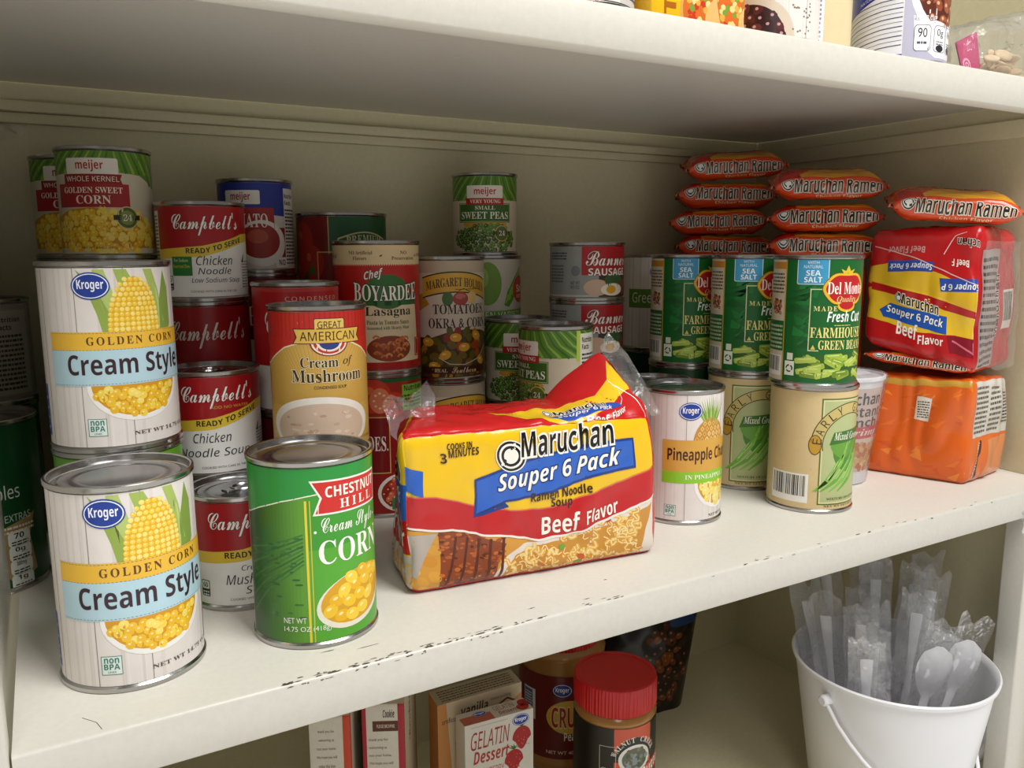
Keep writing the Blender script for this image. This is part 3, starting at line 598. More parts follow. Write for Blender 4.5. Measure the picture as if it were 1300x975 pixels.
def d_banner(a):
    base(a, '#8f9290'); hi = a.hi
    a.rect(-a.W, a.lo, a.W, a.lo + 2, '#b8b4ac', 1)
    a.rect(-5, 25, 58, hi, '#a8161c', 2).rect(12, a.lo, 58, 25, '#3a2420', 2)
    a.text('Banner', -1, 34, 49, 48, '#f4ece4', 'script', 5, out='#5a0c10', ow=.03); a.text('SAUSAGE', 1.5, 24.6, 47, 31.6, '#f0ebe2', 'bold', 5, out='#2a1614', ow=.03)
    a.ell(10, 13, 13, 8, '#c8a890', 3).ell(30, 20, 12, 7, '#3a5a30', 3).ell(28, 11, 14, 6, '#e6dcc8', 3.3).ell(26, 11, 6, 4, '#d8a02c', 3.6).ell(44, 14, 8, 7, '#6a2a20', 3)
    a.lines(-44, 40, -20, 48, 3, '#3c3e40', 3); a.lines(-44, 18, -24, 36, 6, '#55585a', 3); a.ell(-11, 29, 4.6, 5, '#70747a', 3).text('NET WT', -16, 16, -7, 19, '#2a2a2c', 'b', 4).text('10.5 OZ', -16, 12, -7, 15, '#2a2a2c', 'b', 4)
def d_green_wood(a):
    wood(a, (-55, -36, -16, 30)); a.rect(-22, 50, 60, 72, '#5d8a30', 3).text('Green Beans', -16, 56, 50, 68, '#eef0dc', 'sans', 5); a.rect(-50, 8, -36, 36, '#2a3a6a', 3)
    a.ell(30, 30, 24, 18, '#f0ede6', 2).kern(30, 30, 21, 15, 6, ('#5a7a2c', '#7a9a44', '#48681f'), 3, None, .5)
    oval_logo(a, 14, 92, 9, 7, 4)
def d_farmhouse(a):
    base(a, '#0e6126'); hi = a.hi
    for k in range(16): a.poly([(-24 + a.rnd.uniform(-4, 26), 34 + k * 3.4), (-20 + a.rnd.uniform(0, 24), 42 + k * 3.4), (a.rnd.uniform(-16, 4), 33 + k * 3.4)], a.rnd.choice(('#15702f', '#0b5622', '#1b7a36')), .6)
    a.rect(-a.W, a.lo, -27, hi, '#d8cdb4', 1).rect(-a.W, hi - 8, -27, hi - 2, '#c88a2c', 2).lines(-52, 80, -29, hi - 10, 6, '#55503f', 2).ell(-38, 68, 9.5, 8.5, '#e0d8c4', 2).kern(-38, 68, 8, 7, 3, ('#9a4a1e', '#c2803a', '#7a3416'), 2.4)
    a.rect(-60, 30, -27.4, 56, '#1c6a34', 2.4).lines(-56, 32, -29, 54, 6, '#c8d8b0', 3); a.bars(-52, 8, -29, 26, L=2)
    a.rect(-27.8, a.lo, -26.6, hi, '#c8a23c', 3)
    a.rrect(-16.5, 88, 9.5, 110, 1.5, '#cfe2ec', 3).rrect(-15.8, 88.6, 8.8, 110, 1.3, '#3f9cc8', 3.4)
    for t, y0, y1, x0, x1 in (('WITH', 105.4, 107.6, -8, 1), ('NATURAL', 101.6, 104.2, -11, 4.4), ('SEA', 95.4, 100, -9, 2.6), ('SALT', 89.8, 94.4, -10.4, 4)): a.text(t, x0, y0, x1, y1, '#f0f8fc', 'sans' if y0 > 101 else 'bold', 5)
    cl = [(26.5 + 21.5 * math.cos(t) * (1 + .03 * math.cos(4 * t)), 84.5 + 14.5 * math.sin(t) * (1 + .10 * math.cos(4 * t + 3.14))) for t in [2 * PI * i / 40 for i in range(40)]]
    a.poly(cl, '#7a5a10', 4).poly([(26.5 + (x - 26.5) * .97, 84 + (y - 84) * .97) for x, y in cl], '#e8b62a', 4.3).poly([(26.5 + (x - 26.5) * .86, 84 + (y - 84) * .84) for x, y in cl], '#b81c1e', 4.6)
    a.ell(27, 70, 9, 5, '#e8b62a', 4.25).ell(27, 71, 7.4, 4, '#b81c1e', 4.7)
    a.poly([(22, 97), (19.5, 101), (24, 99.4), (26.5, 104), (29, 99.4), (33.5, 101), (31, 97)], '#d8b83a', 4.2)
    a.text('Del Monte', 8.6, 80, 45.5, 90, '#fbf6ea', 'serif', 6); a.text('Quality', 17, 72, 37, 78.6, '#f2d8a0', 'sreg', 6)
    a.rect(-4.8, 32, -4, 84.5, '#d8d8a0', 3).rect(-4.8, 83.7, 6, 84.5, '#d8d8a0', 3).rect(-4.8, 31.6, 4, 32.4, '#d8d8a0', 3)
    a.text('MADE', -1.6, 65.8, 18, 70, '#e6dc8a', 'serif', 5, sp=1.3); a.text('Fresh Cut', 9.5, 56.6, 45, 66, '#fbfbf6', 'bital', 5); a.lines(16, 53.4, 32, 54.6, 1, '#e6d06a', 5)
    a.text('FARMHOUSE', -3.4, 43, 48, 52, '#efe28a', 'serif', 5); a.text('GREEN BEANS', 3.6, 33, 50, 41, '#efe28a', 'serif', 5); a.poly([(-2.6, 33), (1.4, 33), (-.6, 37)], '#d8c860', 5)
    a.ell(22, 18, 34, 12, '#2d5a1c', 2.4)
    for k in range(26):
        x = a.rnd.uniform(-8, 50); y = a.rnd.uniform(9, 28); t = a.rnd.uniform(-.5, .5); q = math.cos(t), math.sin(t); l = a.rnd.uniform(6, 9)
        a.stroke([(x - l * q[0], y - l * q[1]), (x - l * .85 * q[0], y - l * .85 * q[1]), (x + l * .85 * q[0], y + l * .85 * q[1]), (x + l * q[0], y + l * q[1])], [3.4, 5, 5, 3.4], a.rnd.choice(('#86a02c', '#9db83e', '#6f8a24', '#adc450')), 2.8 + k * .03)
        a.stroke([(x - l * .7 * q[0], y + 1 - l * .7 * q[1]), (x + l * .6 * q[0], y + 1 + l * .6 * q[1])], .8, '#cfdc86', 2.85 + k * .03)
    a.rect(-24.5, 9.5, -15.5, 22, '#e6ead8', 4).rect(-22.5, 23, -17, 29, '#dfe4d0', 4)
    for i in range(3):
        t = PI / 2 + i * 2.094; a.stroke([(-20 + 2.8 * math.cos(t + d), 15.6 + 2.8 * math.sin(t + d)) for d in (0, .4, .8, 1.2, 1.6)], 1.2, '#1c3a24', 5)
def d_early(a):
    base(a, '#d9c18e'); hi = a.hi
    for k in range(220): a.ell(a.rnd.uniform(-a.W, a.W), a.rnd.uniform(a.lo, hi), a.rnd.uniform(.3, .9), .25, a.rnd.choice(('#c9ae78', '#e4cfa2', '#c4a66c')), .5, 5)
    a.rect(0, 8, 60, 103, '#55702c', 1.5).rect(1.2, 9.2, 58.8, 101.8, '#e3d6a4', 1.8).rect(2.4, 10.4, 57.6, 100.6, '#b7c088', 2)
    arch = lambda r: [(30 + r * math.cos(t), 62 + r * .98 * math.sin(t)) for t in [PI * 1.06 - i * PI * 1.12 / 30 for i in range(31)]]
    A, B = arch(38), arch(27.5)
    a.add([*A, *B], [(i, i + 1, 31 + i + 1, 31 + i) for i in range(30)], '#4a3a14', 3); A, B = arch(37.2), arch(28.3)
    a.add([*A, *B], [(i, i + 1, 31 + i + 1, 31 + i) for i in range(30)], '#cbb873', 3.3)
    a.ell(-4, 62, 5.6, 9, '#4a3a14', 3.4).ell(-4, 62, 4.9, 8.3, '#c2952c', 3.7).ell(64, 62, 5, 9, '#b98a28', 3.7)
    s = 'EARLY GARDEN'
    for i, ch in enumerate(s):
        t = PI * .97 - i * PI * .94 / (len(s) - 1); r = 32.7
        if ch == ' ': continue
        cx, cy = 30 + r * math.cos(t), 62 + r * .98 * math.sin(t); q = t - PI / 2
        a.text(ch, -2.3, -3.7, 2.3, 3.7, '#3f3016', 'sans', 5, warp=lambda x, y, cx=cx, cy=cy, q=q: (cx + x * math.cos(q) - y * math.sin(q), cy + x * math.sin(q) + y * math.cos(q)))
    a.ell(24, 52, 11, 16, '#4f8a2c', 2.6, 20, .5).ell(20, 60, 9, 12, '#6aa23c', 2.8, 20, .9).ell(36, 60, 12, 8, '#5a9434', 2.7).stroke([(14, 40), (24, 54), (32, 66)], .7, '#a8cc80', 3)
    for x0, x1, y1 in ((-4, 34, 70), (2, 44, 66), (10, 50, 60), (18, 54, 52), (-2, 28, 54)):
        a.stroke([(x0, 20), ((x0 * 2 + x1) / 3, 30), ((x0 + x1 * 2) / 3, 46), (x1 - 4, y1)], [1, 4, 3.6, 1], a.rnd.choice(('#6fae3a', '#87c04c', '#5a9a30')), 3.2); a.stroke([((x0 * 2 + x1) / 3, 31.4), ((x0 + x1 * 2) / 3 - .6, 47)], .7, '#b8dc86', 3.6)
    a.poly([(8, 62), (46, 66), (48, 76), (12, 73)], '#3f7430', 4).text('Mixed Greens', 12, 66, 46, 73, '#f0f0d8', 'ital', 6)
    a.text('MIXTURE OF CUT BEANS', 8, 12.4, 52, 14.6, '#4a4a20', 'serif', 5); a.text('NET WT 14.5 OZ (411g)', 6, 5.4, 50, 7.8, '#5a5030', 'serif', 5)
    a.bars(-44, 9, -8, 35, L=1.5)
    a.lines(-100, 20, -60, 90, 24, '#6a5a34', 1)
def d_plain_green(a):
    base(a, '#0d4a22'); hi = a.hi
    a.text('Vegetables', -20, 63, 25, 76, '#e8efe6', 'sans', 4); a.text('SIN PAPAS EXTRAS', -16, 50, 32, 55, '#cfe0cf', 'sans', 4)
    a.poly([(6, 45), (36, 53), (30, 38), (34, 12), (16, 6), (4, 24)], '#a88a5a', 2)
    a.lines(8, 42, 34, 48, 2, '#e8e2d0', 4)
    for y, t in ((33, '70'), (23, '0g'), (13, '300mg'), (3, '1g')): a.rrect(14, y - 1, 30, y + 10, 3, '#e6e8e0', 4).text(t, 18, y + 4.6, 25, y + 8.6, '#1c2a20', 'bold', 6).lines(16, y, 28, y + 3.6, 2, '#333a34', 6)
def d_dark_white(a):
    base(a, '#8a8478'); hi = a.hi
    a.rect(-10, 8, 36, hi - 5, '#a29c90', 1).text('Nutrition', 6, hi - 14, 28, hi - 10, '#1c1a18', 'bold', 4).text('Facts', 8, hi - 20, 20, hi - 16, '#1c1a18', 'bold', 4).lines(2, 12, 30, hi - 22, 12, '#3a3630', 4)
def d_green_band(a):
    base(a, '#5f9a2c'); a.rect(-a.W, 20, a.W, 80, '#e2dccf', 1).text('Peas', -30, 40, 30, 66, '#2c5a1c', 'serif', 4)
def d_dark_green(a):
    base(a, '#123a1c'); a.rect(-a.W, 30, a.W, 70, '#24552c', 1).text('Beans', -24, 42, 24, 60, '#d8dcc0', 'serif', 4)
def d_dark_red(a):
    base(a, '#6a1518'); a.rect(-a.W, 10, a.W, 40, '#c8c0b4', 1); a.text('CHILI', -24, 52, 24, 70, '#e2b8a8', 'serif', 4)
def d_chili(a):
    base(a, '#c8c4c0'); a.rect(-50, a.lo, 30, 60, '#e0dcd6', 1); a.ell(-8, 26, 34, 26, '#3a1a14', 2).kern(-8, 24, 32, 24, 7, ('#a03a22', '#c04a2a', '#7a2416'), 2.4, '#e0a080', .7)
    a.text('CHILI', -30, 70, 20, 90, '#9a1a1a', 'serif', 4); a.lines(32, 8, 56, 90, 24, '#40506a', 3)
def d_beans(a):
    wood(a, (-50, -24, 8, 34)); a.text('BEANS', -14, 33, 40, 50, '#26201c', 'bold', 5); a.text('BLACK', -12, 56, 36, 74, '#26201c', 'bold', 5)
    a.ell(-8, 4, 32, 28, '#d8c8b4', 2, 40).ell(-10, 3, 27, 24, '#3a1a1a', 2.4, 40)
    a.kern(-10, 3, 26, 23, 7.4, ('#5a2326', '#45191c', '#6d2f30', '#331214'), 2.8, '#c89a98', .7, jit=.15)
    for k in range(24): a.ell(a.rnd.uniform(22, 40), a.rnd.uniform(6, 30), .9, .7, '#8a7a6a', 2, 6)
def d_blue_beans(a):
    base(a, '#e8e8ee'); hi = a.hi
    a.band([(-60, hi), (4, hi)], [(-60, 40), (-40, 46), (-20, 53), (4, 58)], '#1c2f9c', 2).rect(-60, a.lo, 3, 9, '#2036a0', 2)
    for k in range(11):
        y = 10 + k * 3.5; a.stroke([(-58, y - 2), (-36, y + 2), (-14, y + 5), (2, y + 6)], .35 if k % 2 else .7, '#3a4468', 2.4)
    a.text('NATURAL WITH LIQUID', -34, 50, 2, 53, '#dfe4f6', 'b', 4, warp=lambda x, y: (x, y + .28 * (x + 34)))
    a.rect(3, a.lo, 70, hi, '#b9b7cc', 1.6); a.ell(36, 62, 30, 40, '#ececf0', 2).ell(38, 64, 27, 36, '#5a2a1e', 2.3); a.kern(38, 62, 26, 34, 10, ('#7a3a26', '#8f4a30', '#5c2818', '#9c5a3c'), 2.6, '#d8a888', .75)
    a.text('PER 1/2 CUP', 10, 34, 30, 37.4, '#f4f4f6', 'bold', 6)
    a.poly([(10, 34), (20, 33), (30, 34), (60, 30), (60, 6), (30, 6), (20, 12), (12, 18)], '#e4e4ea', 3.2)
    for x, t in ((11, '90'), (28, '0g'), (43, '140mg'), (56, '1g')):
        a.rrect(x, 10.5, x + 14, 30.5, 3, '#3a3a44', 4).rrect(x + .4, 10.9, x + 13.6, 30.1, 2.8, '#f2f2f4', 4.3).text(t, x + 3, 21, x + 10.6, 28, '#26262c', 'b', 6).lines(x + 2.6, 16, x + 11.4, 19.6, 2 if x > 20 else 1, '#50505a', 6)
        if x > 20: a.ell(x + 7, 13.4, 4.6, 2.6, '#2c2c34', 5)
    a.rect(-100, a.lo, -60, hi, '#dcdce4', 1)

# ------------------------------------------------------------------ packs: soft boxes given by their eight corners
class Hexa:
    """corners c[ix][iy][iz]; local a,b,c in [-1,1]; rounded, bulged and wrinkled"""
    def __init__(s, P, rad=.22, bulge=.05, wr=.0016, wf=30, seed=0, rads=None):
        s.P = [Vector(p) for p in P]; s.rad = rads or (rad,) * 3; s.b = bulge; s.wr = wr; s.wf = wf; s.seed = seed
        s.cen = sum(s.P, Vector()) / 8
    def tri(s, a, b, c):
        r = Vector()
        for i in range(8):
            wx = (1 + a) / 2 if i & 4 else (1 - a) / 2; wy = (1 + b) / 2 if i & 2 else (1 - b) / 2; wz = (1 + c) / 2 if i & 1 else (1 - c) / 2
            r += s.P[i] * (wx * wy * wz)
        return r
    sag = None
    def pt(s, a, b, c):
        q = []; d = []
        for v, r in zip((a, b, c), s.rad):
            k = max(-1 + r, min(1 - r, v)); q.append(k); d.append((v - k) / r)
        n = math.sqrt(sum(x * x for x in d)) or 1; mx = max(abs(x) for x in d) or 1
        q = [k + x / n * r * mx for k, x, r in zip(q, d, s.rad)]
        m = [1 - x * x for x in (a, b, c)]
        f = 1 + s.b * (m[1] * m[2] if abs(a) > .999 else m[0] * m[2] if abs(b) > .999 else m[0] * m[1] if abs(c) > .999 else 0)
        p = s.tri(q[0] * (f if abs(a) > .999 else 1), q[1] * (f if abs(b) > .999 else 1), q[2] * (f if abs(c) > .999 else 1))
        if s.sag: p = p + s.sag(a, b, c)
        if s.wr:
            w = p * s.wf; e = Vector((s.seed * 7.3, s.seed * 3.1, 0))
            k = mnoise.noise(w + e) * .6 + abs(mnoise.noise(Vector((w.x * 2.2, w.y * 2.2, w.z * .9)) + e)) * .7 - .25
            dirv = (p - s.cen).normalized()
            edge = 1 if c > -.9 else .25
            p = p + dirv * (k * s.wr * 2 * edge)
        return p
    def face(s, ax, sg, w, h):
        """surface for one face; u in [0,w], v in [0,h] mm seen from outside, v up (or towards +y on top)"""
        def loc(u, v):
            x = 2 * u / w - 1; y = 2 * v / h - 1
            if ax == 1: return (x if sg < 0 else -x, sg, y)      # front (-y) / back
            if ax == 0: return (sg, -x if sg < 0 else x, y)
            return (x if sg > 0 else -x, y, sg)
        def S(u, v, l):
            u = max(0, min(w, u)); v = max(0, min(h, v)); e = .01
            p = s.pt(*loc(u, v))
            if l == 0: return p
            pu = s.pt(*loc(min(w, u + w * e), v)) - s.pt(*loc(max(0, u - w * e), v)); pv = s.pt(*loc(u, min(h, v + h * e))) - s.pt(*loc(u, max(0, v - h * e)))
            n = pu.cross(pv)
            if n.length < 1e-12: n = p - s.cen
            return p + n.normalized() * l
        return S
def shell(H, n=26):     # closed wrapper skin as art (for corners and hidden sides)
    out = []
    return out
def homog(src, dst):
    """map of four corners src (photographed artwork) to dst rectangle (mm)"""
    import numpy as np
    A = []; B = []
    for (x, y), (u, v) in zip(src, dst):
        A.append([x, y, 1, 0, 0, 0, -u * x, -u * y]); B.append(u); A.append([0, 0, 0, x, y, 1, -v * x, -v * y]); B.append(v)
    h = list(np.linalg.solve(np.array(A, float), np.array(B, float))) + [1]
    def T(x, y):
        d = h[6] * x + h[7] * y + h[8]; return ((h[0] * x + h[1] * y + h[2]) / d, (h[3] * x + h[4] * y + h[5]) / d)
    return T
def hexpts(o, ux, uy, h, top=(0, 0, 0, 0)):
    """o: front left bottom corner, ux along the front, uy to the back; top lifts (fl, bl, fr, br) added to h"""
    o, ux, uy = Vector(o), Vector(ux), Vector(uy); z = Vector((0, 0, 1)); P = []
    for i in range(8):
        p = o + (ux if i & 4 else Vector()) + (uy if i & 2 else Vector())
        if i & 1: p = p + z * (h + top[(i >> 1 & 1) + 2 * (i >> 2 & 1)])
        P.append(p)
    return P
MARU = '#181614'
def ringmark(a, cx, cy, r, L=6):      # ringed roundel of the noodle brand, its cartoon face left out
    a.ell(cx, cy, r * 1.08, r * 1.08, '#f6f3ea', L - .6).ell(cx, cy, r, r, MARU, L).ell(cx, cy, r * .84, r * .84, '#f6f3ea', L + .4).ell(cx, cy, r * .70, r * .70, MARU, L + .8).ell(cx, cy, r * .52, r * .52, '#f6f3ea', L + 1.2)
NOOD = ('#e0a23c', '#edbb58', '#d6902c', '#f2cc78', '#e8b04a')
def noodles(a, cx, cy, rx, ry, n, L, w=2.6, cols=NOOD, clip=None):
    a.ell(cx, cy, rx, ry, '#c47f24', L, 36) if not clip else None
    for k in range(n):
        t = a.rnd.uniform(0, 2 * PI); q = math.sqrt(a.rnd.random()); x = cx + rx * q * math.cos(t); y = cy + ry * q * math.sin(t)
        if clip and not clip(x, y): continue
        b = a.rnd.uniform(0, PI); l = w * a.rnd.uniform(1.4, 2.6)
        pts = [(x + l * math.cos(b) * s_ + w * .9 * math.sin(s_ * 4.5) * -math.sin(b), y + l * math.sin(b) * s_ + w * .9 * math.sin(s_ * 4.5) * math.cos(b)) for s_ in (-1, -.66, -.33, 0, .33, .66, 1)]
        a.stroke(pts, w * .9, a.rnd.choice(cols), L + .5 + k * .012); a.stroke(pts, w * .28, '#f8e2a4', L + .52 + k * .012)

# ================================================================== the cabinet
XR, XL, YB, YF, ZF, ZU = .865, -.035, .84, .417, -.352, .374
def struct(name, bm, m, ang=30):
    o = from_bm(bm, name, None, m, ang); o['kind'] = 'structure'; return o
bm = bmesh.new(); box_bm(bm, (XL - .02, YB, ZF - .02), (XR + .02, YB + .004, .66)); struct('wall_back', bm, M_BACK)
bm = bmesh.new(); box_bm(bm, (XR, YF, ZF - .02), (XR + .004, YB, .66)); struct('wall_right', bm, M_BACK)
bm = bmesh.new(); box_bm(bm, (XL - .004, YF, ZF - .02), (XL, YB, .66)); box_bm(bm, (XL - .03, YF - .003, ZF - .02), (XL + .004, YF + .012, .66), .002); struct('wall_left', bm, M_PAINT)
bm = bmesh.new(); box_bm(bm, (XR - .036, YF + .006, ZF - .02), (XR + .02, YF + .03, -.029), .002); struct('trim_4', bm, M_PAINT)
bm = bmesh.new(); box_bm(bm, (XL - .02, YF - .002, ZF - .004), (XR + .02, YB, ZF)); box_bm(bm, (XL - .02, YF - .002, ZF - .03), (XR + .02, YF, ZF)); struct('floor', bm, M_BACK)
def rail(z0, name):
    bm = bmesh.new()
    box_bm(bm, (XL, YB - .012, z0 + .009), (XR, YB, z0 + .018), .0012); box_bm(bm, (XL, YB - .007, z0), (XR, YB, z0 + .0089), .0012)
    struct('trim_' + name, bm, M_BACK)
    bm = bmesh.new(); box_bm(bm, (XR - .006, YF + .02, z0 + .001), (XR, YB - .0125, z0 + .0185), .0012)
    struct('trim_' + str(int(name) + 1), bm, M_BACK)
rail(.3385, '1')
def shelf(name, z, lip, label):
    bm = bmesh.new(); x0, x1 = XL + .005, XR - .0005
    prof = [(YB - .001, z - .0015), (YF + .0025, z - .0015), (YF + .0015, z - .003), (YF + .0015, z - lip + .0015), (YF + .002, z - lip + .001), (YF + .016, z - lip + .001),
            (YF + .016, z - lip), (YF + .001, z - lip), (YF, z - lip + .001), (YF, z - .0022), (YF + .0007, z - .0007), (YF + .0022, z), (YB - .001, z)]
    A = [bm.verts.new((x0, y, q)) for y, q in prof]; B = [bm.verts.new((x1, y, q)) for y, q in prof]; n = len(prof)
    for i in range(n): bm.faces.new((A[i], A[(i + 1) % n], B[(i + 1) % n], B[i]))
    bm.faces.new(A); bm.faces.new(B[::-1])
    o = from_bm(bm, name, None, M_PAINT, 50); tag(o, label, 'shelf'); return o
sh = shelf('steel_shelf', 0, .027, 'cream painted steel shelf holding the canned food, chipped along its front edge')
shelf('steel_shelf', ZU, .026, 'cream painted steel shelf above the cans, its underside in shade')
# chips of missing paint along the middle shelf's edge
rnd = random.Random(5); a = Art(5)
def blob(x, y, rx, ry, n=9):
    return [(x + rx * math.cos(2 * PI * i / n) * rnd.uniform(.5, 1.2), y + ry * math.sin(2 * PI * i / n) * rnd.uniform(.4, 1.2)) for i in range(n)]
cc = ('#7a746c', '#6a665f', '#8a8070', '#77757a')
for x0, x1, n in ((95, 170, 34), (175, 232, 26), (240, 262, 7), (285, 330, 9), (400, 520, 6), (560, 760, 9)):
    for k in range(n):
        x = rnd.uniform(x0, x1); a.poly(blob(x, rnd.uniform(1.6, 5) if k % 3 else 1.2, rnd.uniform(.8, 3.4), rnd.uniform(.25, .8)), rnd.choice(cc), 2)
for x, y, l in ((128, 26, 5), (150, 20, 7), (300, 10, 3), (20, 40, 4), (260, 16, 3), (330, 30, 2)): a.poly(blob(x, y, l, .5), '#8a8478', 2)
a.stroke([(0, 20), (6, 12), (8, 4)], .35, '#a39d92', 2)
b = Art(6)
for k in range(34):
    x = rnd.uniform(95, 235) if k < 24 else rnd.uniform(240, 760); b.poly(blob(x, -rnd.uniform(1.2, 2.6), rnd.uniform(.5, 2.2), rnd.uniform(.2, .6)), rnd.choice(cc), 2)
me = art_mesh('chips', [(a, lambda u, v, l: (u * .001, YF + v * .001, .00008), 0, 0), (b, lambda u, v, l: (u * .001, YF - .00008, v * .001), 0, 0)], M_CHIP)
bm = bmesh.new(); bm.from_mesh(sh.data); n0 = len(bm.faces); bm.from_mesh(me); bm.faces.ensure_lookup_table()
for f in bm.faces[n0:]: f.material_index = 1
bm.to_mesh(sh.data); bm.free(); sh.data.materials.append(M_CHIP); bpy.data.meshes.remove(me)

# ================================================================== cans on the middle shelf
R3, R2 = .0381, .0343
def V(name, pos, z, r, h, d, label, cat, group=None, **k): return can(name, pos, z, r, h, d, label, cat, group, **k)
G_CREAM, G_FARM, G_EARLY, G_SAUS, G_CAMP, G_PEAS, G_CORN = 'cream style corn cans', 'farmhouse green bean cans', 'mixed greens cans', 'canned sausage', 'red and white soup cans', 'small sweet pea cans', 'whole kernel corn cans'
V('corn_can', (.0296, .489), 0, R3, .1127, d_cream_corn, 'white and yellow cream style corn can at the front left edge of shelf', 'can', G_CREAM)
V('vegetable_can', (.035, .5665), 0, R3, .1127, d_green_band, 'green labelled can under the upper cream style corn can, almost hidden', 'can')
V('corn_can', (.035, .5665), .1127, R3, .1127, d_cream_corn, 'white and yellow cream style corn can raised on a green can', 'can', G_CREAM, rot=.03)
V('corn_can', (.134, .4847), 0, R3, .1127, d_chestnut, 'green creamed corn can with red flag at the front of the shelf', 'can')
V('vegetable_can', (-.0500, .667), 0, .04, .12, d_plain_green, 'dark green can at the far left edge, cut by the frame', 'can')
V('vegetable_can', (-.043, .772), 0, R2, .1127, d_dark_green, 'hidden dark can under the small shaded can at far left', 'can')
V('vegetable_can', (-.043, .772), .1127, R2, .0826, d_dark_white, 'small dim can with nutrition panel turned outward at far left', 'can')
for z in (0, .1127): V('vegetable_can', (.0502, .7243), z, R2, .1127, d_green_band, 'hidden can under the front whole kernel corn can, ' + ('lower' if z == 0 else 'upper') + ' of two', 'can', 'hidden cans under the corn')
V('corn_can', (.0502, .7243), .2254, R2, .0826, d_meijer_corn, 'small red and green whole kernel corn can, front one on the high stack', 'can', G_CORN)
for z in (0, .1127): V('vegetable_can', (.033, .801), z, R2, .1127, d_green_band, 'hidden can under the rear whole kernel corn can, ' + ('lower' if z == 0 else 'upper') + ' of two', 'can', 'hidden cans under the corn')
V('corn_can', (.033, .801), .2254, R2, .0826, d_meijer_corn, 'small whole kernel corn can peeking from behind its twin', 'can', G_CORN, rot=.1)
# red and white soups
V('soup_can', (.1055, .5567), 0, R2, .0762, d_creamush, 'red and white cream of mushroom soup can with pull tab, behind the green corn can', 'can', G_CAMP, tab=True, tabrot=-1.0)
V('soup_can', (.1035, .628), 0, R2, .0715, d_dark_red, 'hidden red can below the low chicken noodle soup can', 'can')
V('soup_can', (.1035, .628), .0715, R2, .0762, d_noodle, 'red and white chicken noodle soup can beside the raised white corn can', 'can', G_CAMP, tab=True, tabrot=2.4)
V('soup_can', (.1145, .6995), 0, R2, .1161, d_dark_red, 'hidden red can at the base of the rear soup stack', 'can')
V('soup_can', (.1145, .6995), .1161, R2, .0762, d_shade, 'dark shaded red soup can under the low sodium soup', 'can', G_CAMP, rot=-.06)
V('soup_can', (.1145, .6995), .1923, R2, .0762, d_noodle_low, 'low sodium chicken noodle soup can with yellow wave on top of the stack', 'can', G_CAMP)
V('soup_can', (.176, .78), 0, .0343, .1127, d_dark_red, 'hidden red can at the base under the blue tomato can', 'can')
V('soup_can', (.176, .78), .1127, .0343, .0985, d_dark_red, 'hidden red can second up under the blue tomato can', 'can')
V('tomato_can', (.176, .78), .2112, .0334, .0826, d_meijer_blue, 'blue and white tomato can with nutrition panel against the back wall', 'can')
V('soup_can', (.1755, .655), 0, R2, .1055, d_dark_red, 'hidden red can below the condensed soup can', 'can')
V('soup_can', (.1755, .655), .1055, R2, .1016, d_condensed, 'red condensed soup can half hidden behind the mushroom soup', 'can')
V('soup_can', (.1675, .5685), 0, .0300, .093, d_dark_red, 'hidden red can directly behind the green corn can', 'can')
V('soup_can', (.1665, .568), .093, R2, .1016, d_great, 'red and gold cream of mushroom soup can above the green corn can', 'can')
V('tomato_can', (.2555, .778), 0, .0432, .15, d_tomato_can, 'hidden tomato can below the premium tomato can', 'can')
V('tomato_can', (.2555, .778), .15, .0432, .1156, d_premium, 'large dark red premium tomato can against the back wall', 'can')
V('tomato_can', (.2565, .6895), 0, R3, .1265, d_tomato_can, 'tomato can with green nutrition panel under the lasagna can', 'can', rot=-.12)
V('pasta_can', (.2565, .6895), .1265, R3, .1127, d_chef, 'red and cream lasagna can stacked on a tomato can', 'can')
V('vegetable_can', (.330, .7025), 0, .0362, .1127, d_margaret, 'tomatoes okra and corn can, the lower one of two', 'can', 'tomatoes okra and corn cans', rot=.2)
V('vegetable_can', (.330, .7025), .1127, .0362, .1127, d_margaret, 'tomatoes okra and corn can with yellow arched banner, the upper one', 'can', 'tomatoes okra and corn cans', rot=-.12)
V('vegetable_can', (.4105, .7765), 0, R3, .1127, d_dark_red, 'hidden dark red can below the garden peas', 'can')
V('vegetable_can', (.4105, .7765), .1127, R3, .1127, d_garden, 'garden variety peas can with pods, behind the okra can', 'can')
V('vegetable_can', (.4105, .7765), .2254, R2, .0826, d_meijer_peas, 'small sweet peas can on top of the tallest middle stack', 'can', G_PEAS)
for z, l in ((0, 'small pea can at the base behind the noodle pack, hidden'), (.0826, 'small sweet peas can just above the noodle pack, turned aside')):
    V('vegetable_can', (.3997, .6221), z, R2, .0826, d_meijer_peas, l, 'can', G_PEAS, rot=-1.04)
for z, l in ((0, 'small pea can at the base, second from the front, hidden'), (.0826, 'small sweet peas can half hidden behind the turned pea can')):
    V('vegetable_can', (.4085, .7035), z, R2, .0826, d_meijer_peas, l, 'can', G_PEAS, rot=.12)
V('meat_can', (.4794, .6885), 0, R3, .125, d_dark_red, 'hidden can below the two sausage cans', 'can')
V('meat_can', (.4794, .6885), .125, R3, .0563, d_banner, 'flat red and silver sausage can, the lower one', 'can', G_SAUS)
V('meat_can', (.4794, .6885), .1813, R3, .0565, d_banner, 'flat red and silver sausage can, the upper one', 'can', G_SAUS)
V('fruit_can', (.476, .537), 0, .0362, .1155, d_pineapple, 'white pineapple can right of the yellow noodle pack', 'can')
V('vegetable_can', (.645, .786), 0, R3, .1127, d_dark_green, 'hidden can below the rear green beans can', 'can')
V('vegetable_can', (.645, .786), .1127, R3, .1127, d_green_wood, 'pale wood patterned green beans can behind the farmhouse beans', 'can', rot=-.25)
